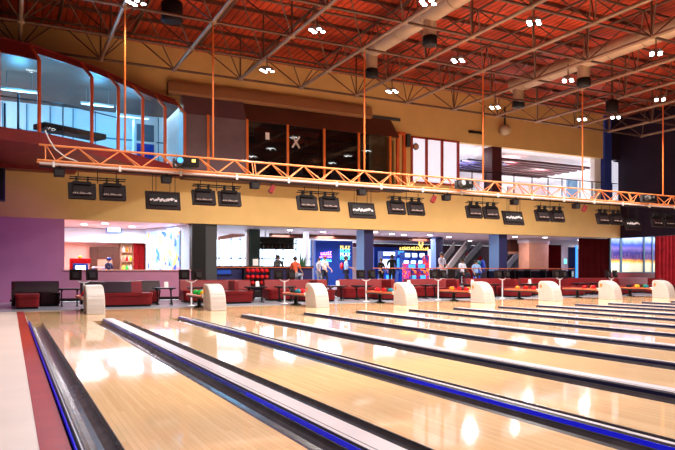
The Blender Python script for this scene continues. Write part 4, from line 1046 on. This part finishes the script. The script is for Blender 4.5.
arcade(422, .5, 31.5, 'arcart', 'colourful red arcade machine, right of two in front of the lit row', 'screenblue', 1.35)
struct('wall_blue.001', MB().box(X_(374, 38), X_(430, 38), 38, 38.2, ZC, 2.85), 'bluewall')
sgn(400, 430, 247, 249.6, 33.5, 'neony', 'row of yellow and white lit letters above the arcade machines', n=13)
t = thing('crown_sign', 'small orange U shaped sign above the arcade letters', 'sign', tuple(at(421, 246.5, 33.5))); MB().path([(-.12, 0, .3), (-.12, 0, .08), (0, 0, 0), (.12, 0, .08), (.12, 0, .3)], .04).build('tube', 'neony', t)
t = thing('gift_column', 'bright yellow and red lit column at the right end of the arcade row', 'lit column', (X_(427, 34), 34, ZC)); MB().box(-.16, .16, 0, .3, .4, 1.9).build('body', 'arcart', t); MB().lathe((0, .15, 0), [(.25, 0), (.25, .05), (.1, .1), (.1, .4)]).build('base', 'black', t)
MB().box(.2, .5, .1, .2, 0, 2.3).build('light_panel', 'paperglow', t)
# escalators
def escal(pts, Y, label):
    t = thing('escalator', label, 'escalator', (0, Y, 0))
    (ax, ay), (bx_, by) = pts; a, b = at(ax, ay, Y), at(bx_, by, Y)
    for yy, nm in ((0, 'balustrade'), (1.2, 'balustrade')):
        MB().add([(a.x, yy, a.z-.5), (b.x, yy, b.z-.5), (b.x, yy, b.z+.0), (a.x, yy, a.z+.0), (a.x, yy+.05, a.z-.5), (b.x, yy+.05, b.z-.5), (b.x, yy+.05, b.z), (a.x, yy+.05, a.z)], [(0,1,2,3),(4,5,6,7),(0,1,5,4),(1,2,6,5),(2,3,7,6),(3,0,4,7)]).build(nm, 'grey', t)
        MB().tube((a.x, yy+.02, a.z+.02), (b.x, yy+.02, b.z+.02), .05).build('handrail', 'white', t)
    n = 12; m = MB()
    for k in range(n):
        u = k/n; x = a.x+(b.x-a.x)*u; z = a.z-.55+(b.z-a.z)*u; m.box(x, x+(b.x-a.x)/n, .06, 1.18, z-.4, z)
    m.build('steps', 'dgrey', t)
escal(((446, 268), (466, 242)), 33.5, 'grey escalator rising behind the white statue')
escal(((455, 270), (482, 240)), 36.0, 'pale escalator rising behind the seated man in white')
escal(((505, 266), (524, 244)), 33.5, 'dark escalator right of the second blue pillar')
t = thing('red_drape', 'bright red panel between the escalators, behind the seated people', 'panel', (X_(471, 38.5), 38.5, ZC)); MB().box(-1.0, 1.0, 0, .1, .02, 2.3).build('board', 'ball_red', t)
MB().box(-1.05, 1.05, -.02, .12, 2.3, 2.36).build('header', 'maroon', t)
t = thing('toy_display', 'turquoise and blue toy display behind the seated people', 'display', (X_(478, 31.5), 31.5, ZC)); MB().lathe((0, 0, 0), [(.3, 0), (.3, .9), (.22, .95)], 16).build('stand', 'bluewall', t)
MB().sphere((0, 0, 1.12), .2, 14, 8).sphere((.05, 0, 1.42), .15, 12, 8).build('figure', 'ball_teal', t); MB().sphere((.45, .1, 1.2), .35, 12, 8, (.5, .5, 1.2)).build('figure', 'ball_blue', t)
# brown hanging box and bulkhead
x0, x1 = X_(529, 30), X_(548.5, 30)
t = thing('bulkhead_box', 'plain tan brown box hanging down from the concourse ceiling', 'bulkhead', (x0, 30, 0)); MB().box(0, x1-x0, 0, .9, at(535, 268.5, 30).z, ZS-.25).build('panel', 'tanwood', t); MB().box(-.06, x1-x0+.06, -.05, .95, ZS-.25, ZS).build('top_trim', 'pinkgrey', t)
t = thing('ceiling_bulkhead', 'brown bulkhead under the ceiling left of the hanging box', 'bulkhead', (X_(510, 31.5), 31.5, 0)); MB().box(0, 1.9, 0, .5, 2.45, ZS).build('board', 'brownwood', t)
MB().box(-.1, 1.3, .02, .04, 2.3, 2.45).build('lower_edge', 'tanwood', t)
# curtains
def curtain(px0, px1, Y, z0, z1, m_, label, nf=10, amp=.06):
    x0, x1 = X_(px0, Y), X_(px1, Y); t = thing('curtain', label, 'curtain', (x0, Y, z0)); W = x1-x0; N = nf*6
    front = [(W*i/N, amp*math.sin(2*PI*nf*i/N)+.015*math.sin(i*1.7)) for i in range(N+1)]
    pl = front+[(x, y+.03) for x, y in reversed(front)]
    MB().prism(pl, 0, z1-z0-.05, 'z', smooth=True).build('cloth', m_, t)
    MB().tube((0, 0, z1-z0-.04), (W, 0, z1-z0-.04), .03).build('rail', 'black', t)
curtain(549, 562, 34, ZC, 3.1, 'curtain', 'red curtain right of the brown hanging box', 7)
curtain(579.5, 610, YW+.5, .02+ZC, 3.18, 'curtdk', 'dark red curtain left of the lit city picture', 14, .07)
curtain(656, 700, 25.6, 0, 3.6, 'curtain', 'bright red curtain at the right edge beside the last ball return', 12, .09)
t = thing('lit_doorway', 'pale doorway with a blue dark opening left of the dark curtain', 'doorway', (X_(563, 31), 31, ZC)); 
MB().box(0, .45, 0, .15, 0, 2.6).build('side_panel', 'paperpink' if 'paperpink' in M else 'pinkgrey', t); MB().box(.45, 1.25, .1, .15, 0, 2.5).build('opening', 'navy', t); MB().box(1.25, 1.35, 0, .15, 0, 2.6).build('jamb', 'screenblue', t)
MB().box(0.1, .3, -.01, 0, 1.4, 1.7).build('poster', 'neonc', t)
# city picture, in the back wall right of the curtain
YC = YW+.35; cx0, cx1 = X_(610, YC), X_(660, YC); cz0, cz1 = 1.15, 3.35
t = thing('city_picture', 'large backlit picture of a city skyline at night in dark frames', 'backlit picture', (cx0, YC, cz0)); L = cx1-cx0
MB().box(0, L, 0, .05, 0, cz1-cz0).build('print', 'city', t)
fr = MB()
for px, w_ in ((610, .04), (620.5, .09), (643.5, .07), (652, .04), (660, .05)): x = X_(px, YC)-cx0; fr.box(x-w_, x+w_, -.06, .02, -.05, cz1-cz0+.05)
fr.box(0, L, -.08, .02, -.12, 0).box(0, L, -.06, .02, cz1-cz0, cz1-cz0+.1).build('frame', 'greyblue', t)
twr = MB(); random.seed(8); x = .15
while x < L-.2:
    w_ = random.uniform(.08, .25); h = random.uniform(.1, .55); twr.box(x, x+w_, -.012, -.002, .78, .9+h*.6); x += w_+random.uniform(.03, .2)
twr.build('skyline_towers', M['citytower'] if 'citytower' in M else mat('tower_glow', (.1, .05, .2), .5, emit=.35, ecol=(.25, .1, .35)), t)
struct('wall_right.001', MB().box(X_(610, YW+.4), 44, YW+.45, YW+.6, 0, 5.2), 'darkwall')
struct('wall_right.002', MB().box(XR, XR+.3, Y0-.5, 23.2, 0, ZS), 'darkwall')
struct('trim_24', MB().box(X_(610, YW+.3), XR+6, YW+.2, YW+.3, 0, 1.1), 'maroon')
# dark blue corner above the picture
t = thing('hanging_banner', 'blue diagonal bar and coral shape in the dark corner above the city picture', 'decoration', tuple(at(636, 222, 26.2)))
MB().cbox((.0, 0, .0), (.9, .05, .16), Matrix.Rotation(.75, 3, 'Y')).build('bar', 'screenblue' if False else 'palecol', t); MB().path([(-.1, 0, 1.0), (.1, 0, .85), (.15, 0, .6), (.32, 0, .45)], .07).build('arc', 'logo', t); MB().tube((0, 0, .1), (0, 0, 1.6), .01).build('wire', 'black', t)
# concourse rail and panel
t = thing('concourse_rail', 'low dark rail with red top along the concourse, right of the blue pillar', 'railing', (X_(374, YW), YW+.12, 0)); L = X_(576, YW)-X_(374, YW)
MB().tube((0, 0, 1.33), (L, 0, 1.33), .025).build('top_rail', 'rackred', t)
for k in range(13): MB().box(k*L/12-.02, k*L/12+.02, -.02, .02, 0, 1.33).build('rail_post', 'black', t)
MB().box(L*.52, L, -.005, .005, .35, 1.2).build('dark_panel', 'darkglass', t)
# bar chairs in the seated zone
def chair(px, Y, label):
    x = X_(px, Y); t = thing('dining_chair', label, 'chair', (x, Y, ZC), group='dark chairs in the concourse')
    MB().box(-.22, .22, -.22, .22, .43, .48).build('seat', 'black', t, bevel=.01); MB().box(-.22, .22, -.25, -.2, .48, 1.0).build('backrest', 'blackb', t, bevel=.01)
    for a in (-.19, .19):
        for b in (-.19, .19): MB().tube((a, b, 0), (a, b, .43), .02).build('leg', 'black', t)
for k, px in enumerate((434, 449, 490, 512, 524, 540, 556)): chair(px, 28.3, 'dark dining chair behind the concourse rail, %s from the left' % ORD[k])
# bar stools behind people at bar
def stool(px, Y, label):
    x = X_(px, Y); t = thing('bar_stool', label, 'stool', (x, Y, ZC), group='stools at the bar')
    MB().lathe((0, 0, .7), [(.17, 0), (.19, .02), (.19, .06), (.15, .08)], 14).build('seat', 'black', t, bevel=0); MB().lathe((0, 0, 0), [(.2, 0), (.2, .02), (.03, .05), (.03, .7)], 14).build('pedestal', 'grey', t)
# stool for woman set later
# downlights of the concourse
dl = [(84, 30), (105, 29), (132, 30.5), (323, 30), (346, 33), (320, 36), (392, 30), (404, 30.5), (430, 30), (449, 31), (375, 29), (470, 34), (515, 29), (545, 28.8), (580, 30), (290, 29.5)]
for k, (px, Y) in enumerate(dl):
    x = X_(px, Y); zc = ZS+.02
    tag(MB().lathe((0, 0, -.02), [(.12, 0), (.14, .015), (.14, .02)], 16).build('downlight', 'down', loc=(x, Y, zc)), 'round recessed light in the lower ceiling, %s' % (['in the pink room, left', 'in the pink room, middle', 'in the pink room, right'][k] if k < 3 else '%s counted through the concourse from the front' % ORD[k-3]), 'downlight', 'recessed lights in the lower ceiling')
for px, Y, pw, col in ((90, 29.5, 90, (1, .95, 1)), (130, 30.5, 100, (.9, .96, 1)), (165, 29.3, 22, (.8, .93, 1)), (230, 31, 40, (.9, .95, 1)), (285, 31.5, 60, (.95, .97, 1)), (330, 31.5, 90, (1, .95, .95)), (385, 31, 70, (1, .85, .85)), (420, 32, 60, (1, .85, .85)), (455, 31, 60, (1, .85, .85)), (520, 29.5, 50, (1, .8, .78)), (565, 29.5, 40, (.8, .7, 1))):
    x = X_(px, Y); light('AREA', (x, Y, 3.12), pw*(1.9 if px < 180 else 1.7), col, 1.0, aim=(x, Y, 0))
struct('trim_25', MB().box(X_(270, 32), X_(432, 32), 32, 32.15, 2.98, ZS), 'brownwood')
for px, lb in ((98, 0), (540, 1)): pass

# ================================================================== PEOPLE
def person(px, Y, z0, label, shirt, pants, pose='stand', face=0, hgt=1.72, hairc='hair', female=False, stride=.0, cap=None, bag=None, skin='skin', arm=(.15, .15)):
    x = X_(px, Y); s = hgt/1.75
    t = thing('person', label, 'person', (x, Y, z0), face)
    V = {}; seat = pose == 'sit'
    hip = .95 if not seat else .52
    sh = .40 if not female else .35
    V['pel'] = (0, 0, hip); V['waist'] = (0, -.01, hip+.16); V['chest'] = (0, 0, hip+.36); V['neckb'] = (0, .0, hip+.50); V['neck'] = (0, -.015, hip+.57); V['head'] = (0, -.03, hip+.66); V['crown'] = (0, -.02, hip+.76)
    for sd, n in ((-1, 'l'), (1, 'r')):
        V['sh'+n] = (sd*sh/2, 0, hip+.46)
        sw = arm[0 if sd < 0 else 1]
        V['el'+n] = (sd*(sh/2+.06), -sw*.4, hip+.20); V['wr'+n] = (sd*(sh/2+.06), -sw*1.6-.05, hip-.02+sw*.5); V['pa'+n] = (sd*(sh/2+.055), -sw*1.6-.08, hip-.09+sw*.5)
        st = stride*sd
        V['hp'+n] = (sd*.09, 0, hip-.05)
        if seat: V['kn'+n] = (sd*.12, -.44, hip-.02); V['an'+n] = (sd*.12, -.42, .08); V['to'+n] = (sd*.12, -.56, .04)
        else: V['kn'+n] = (sd*.10, -.06-st*.5, .50); V['an'+n] = (sd*.10, -st+.02, .08+max(0, -st)*.15); V['to'+n] = (sd*.11, -st-.14, .035+max(0, -st)*.05)
    R = {'pel': .15, 'waist': .125, 'chest': .15, 'neckb': .09, 'neck': .055, 'head': .095, 'crown': .085, 'sh': .06, 'el': .045, 'wr': .03, 'pa': .035, 'hp': .095, 'kn': .06, 'an': .042, 'to': .04}
    E = [('pel', 'waist'), ('waist', 'chest'), ('chest', 'neckb'), ('neckb', 'neck'), ('neck', 'head'), ('head', 'crown')]
    for n in 'lr': E += [('neckb', 'sh'+n), ('sh'+n, 'el'+n), ('el'+n, 'wr'+n), ('wr'+n, 'pa'+n), ('pel', 'hp'+n), ('hp'+n, 'kn'+n), ('kn'+n, 'an'+n), ('an'+n, 'to'+n)]
    def rad(k): return R[k] if k in R else R[k[:-1]]
    def skinmesh(name, keys, edges, m_, grow, parent, extra=None, root=None):
        ks = [k for k in V if k in keys]; idx = {k: i for i, k in enumerate(ks)}
        vs = [Vector(V[k])*s for k in ks]; es = [(idx[a], idx[b]) for a, b in edges if a in idx and b in idx]; rr = [(rad(k)+grow)*s for k in ks]
        if extra:
            for base, pts, r_ in extra:
                prev = idx[base]
                for p in pts: vs.append(Vector(p)*s); es.append((prev, len(vs)-1)); prev = len(vs)-1; rr.append(r_*s)
        me = bpy.data.meshes.new(name); me.from_pydata([tuple(v) for v in vs], es, []); o = bpy.data.objects.new(name, me); COL.objects.link(o); o.parent = parent
        sk = o.modifiers.new('skin', 'SKIN'); sk.use_smooth_shade = True
        for i, r_ in enumerate(rr): me.skin_vertices[0].data[i].radius = (r_, r_*.8) if ks and i < len(ks) and ks[i] in ('pel', 'waist', 'chest') else (r_, r_)
        me.skin_vertices[0].data[idx[root or ks[0]]].use_root = True
        su = o.modifiers.new('sub', 'SUBSURF'); su.levels = 1; su.render_levels = 1
        me.materials.append(M[m_] if isinstance(m_, str) else m_); return o
    fing = []
    for n, sd in (('l', -1), ('r', 1)):
        p = Vector(V['pa'+n])
        for q in range(4):
            L = (.065, .075, .07, .055)[q]; fing.append(('pa'+n, [(p.x, p.y-.03+q*.02, p.z-.03), (p.x-sd*.01, p.y-.035+q*.02, p.z-.03-L*.6), (p.x-sd*.025, p.y-.03+q*.02, p.z-.03-L)], .009))
        fing.append(('pa'+n, [(p.x-sd*.015, p.y-.045, p.z-.005), (p.x-sd*.02, p.y-.06, p.z-.04)], .010))
    body = skinmesh('body', set(V), E, skin, -.012, t, extra=fing, root='pel')
    top = {'pel', 'waist', 'chest', 'neckb', 'shl', 'shr', 'ell', 'elr'}
    skinmesh('shirt', top, E, shirt, .016, t, root='waist')
    skinmesh('trousers', {'pel', 'hpl', 'hpr', 'knl', 'knr', 'anl', 'anr'}, E, pants, .012, t, root='pel')
    hc = Vector(V['head'])*s
    hm = MB().sphere((hc.x, hc.y+.022*s, hc.z+.055*s), .112*s, 14, 10, (.9, 1.02, .9))
    if female: hm.sphere((hc.x, hc.y+.075*s, hc.z-.05*s), .085*s, 12, 8, (1, .6, 1.7))
    hm.build('hair', hairc, t)
    fc = MB().sphere((hc.x-.035*s, hc.y-.092*s, hc.z+.02*s), .012*s, 8, 6).sphere((hc.x+.035*s, hc.y-.092*s, hc.z+.02*s), .012*s, 8, 6); fc.build('eyes', 'black', t)
    MB().sphere((hc.x, hc.y-.105*s, hc.z-.012*s), .018*s, 8, 6, (.7, 1, 1.3)).sphere((hc.x-.088*s, hc.y-.0*s, hc.z), .024*s, 8, 6, (.4, .8, 1.2)).sphere((hc.x+.088*s, hc.y, hc.z), .024*s, 8, 6, (.4, .8, 1.2)).build('nose_and_ears', skin, t)
    MB().sphere((hc.x, hc.y-.09*s, hc.z-.05*s), .022*s, 8, 6, (1, .4, .3)).build('mouth', 'sofa', t)
    so = MB()
    for n in 'lr':
        a = Vector(V['an'+n])*s; so.sphere((a.x, a.y-.07*s, a.z-.035*s), .09*s, 10, 6, (.55, 1.5, .5))
    so.build('shoes', 'black', t)
    if cap: MB().sphere((hc.x, hc.y, hc.z+.075*s), .118*s, 14, 8, (.95, 1, .65)).box(hc.x-.07*s, hc.x+.07*s, hc.y-.2*s, hc.y-.06*s, hc.z+.06*s, hc.z+.075*s).build('cap', cap, t)
    if bag: MB().sphere((0, .24*s, (hip+.24)*s), .16*s, 12, 8, (.9, .7, 1.2)).build('backpack', bag, t)
    return t
M['pinkshirt'] = mat('pale_shirt', (.75, .62, .55), .8); M['blueshirt'] = mat('light_blue_shirt', (.3, .5, .85), .8); M['orshirt'] = mat('orange_red_shirt', (.8, .12, .05), .8)
M['greyshirt'] = mat('grey_shirt', (.25, .24, .28), .8); M['whiteshirt'] = mat('white_shirt', (.75, .78, .9), .8); M['darkskin'] = mat('brown_skin', (.2, .09, .05), .5); M['jeans'] = mat('pale_jeans', (.4, .42, .5), .8)
person(324.5, 32, ZC, 'walking man in a pale pink shirt, dark trousers and red cap before the blue wall', 'pinkshirt', 'denim', face=.5, stride=.14, cap='maroon')
person(319, 32.6, ZC, 'walking person in a grey shirt just left of the pale shirted man', 'greyshirt', 'greyshirt', face=.4, stride=.1, hgt=1.62)
person(346, 31.5, ZC, 'walking woman in a light blue shirt with a red backpack', 'blueshirt', 'denim', face=1.2, stride=.17, female=True, hgt=1.72, bag='ball_red', arm=(.2, .3))
person(381, 30.5, ZC, 'dark clothed person left of the taller silhouette near the blue pillar', 'black', 'black', face=.3, hgt=1.6)
person(392, 29.8, ZC, 'tall dark clothed person standing as a silhouette before the arcade', 'black', 'black', face=2.9, hgt=1.78, skin='darkskin')
stool(295, 27.25, 'bar stool under the seated customer in orange'); stool(462, 28.25, 'tall stool under the seated man in the white shirt'); stool(476, 28.25, 'tall stool under the seated person in pale blue')
person(295, 27.2, ZC+.26, 'customer in an orange red shirt and pale jeans seated at the bar', 'orshirt', 'jeans', 'sit', face=PI-.9, female=False, hgt=1.7)
person(278, 28.9, ZC, 'bartender with dark hair behind the bar', 'dgrey', 'dgrey', face=.2, hgt=1.66)
person(462, 28.3, ZC+.26, 'man in a white shirt seated behind the concourse rail', 'whiteshirt', 'denim', 'sit', face=.2, hgt=1.75, skin='darkskin')
person(476, 28.3, ZC+.26, 'person in a pale blue shirt seated right of the man in white', 'blueshirt', 'denim', 'sit', face=-.2, hgt=1.66)
person(108.5, 28.6, .3, 'person in dark blue clothes and blue cap beside the toy ride car', 'navy', 'navy', face=.8, hgt=1.45, cap='ball_blue')
# statue in white with orange hands
M['orskin'] = mat('orange_gloves', (.85, .3, .08), .6)
st = person(441.5, 30.2, ZC, 'large white clothed statue with orange hands on a plinth behind the sofas', 'whiteshirt', 'whiteshirt', face=.35, hgt=1.95, skin='orskin', hairc='dgrey')
st.name = 'statue'; st['category'] = 'statue'

# ================================================================== LIGHTING
# coloured stage light from the truss projectors
light('SPOT', (2.6, 19.5, 3.85), 400, (.5, .14, 1), .15, aim=(-.2, 27, 2.0), spot=.75, blend=.8)
light('SPOT', (5.5, 19.5, 3.85), 260, (.25, .35, 1), .15, aim=(1.0, 24, .3), spot=.9, blend=.8)
light('SPOT', (26.5, 19.5, 3.85), 320, (1, .15, .2), .15, aim=(31, 25.6, 1.2), spot=.9, blend=.7)
# warm washes onto tan wall spaced along the truss
for x in (4, 10, 16, 22, 28):
    light('SPOT', (x, 19.6, 3.8), 300, (1, .82, .55), .15, aim=(x+1, 27, 4.6), spot=1.5, blend=1)
# unseen uplights added to colour the roof, no fixtures on the truss
for x in (1, 7, 13, 19, 25):
    light('SPOT', (x, 18.4, 5.1), 50 if x < 8 else 150, (1, .45, .3), .3, aim=(x+.5, 17, 10.5), spot=2.2, blend=1)
W = bpy.data.worlds.new('world'); SC.world = W; W.use_nodes = True; nt = W.node_tree; bg = nt.nodes['Background']
bg.inputs[0].default_value = (.80, .90, 1, 1); bg.inputs[1].default_value = 5.0

vs = SC.view_settings; vs.view_transform = 'Standard'; vs.look = 'None'; vs.exposure = .24; vs.gamma = 1; vs.use_curve_mapping = False
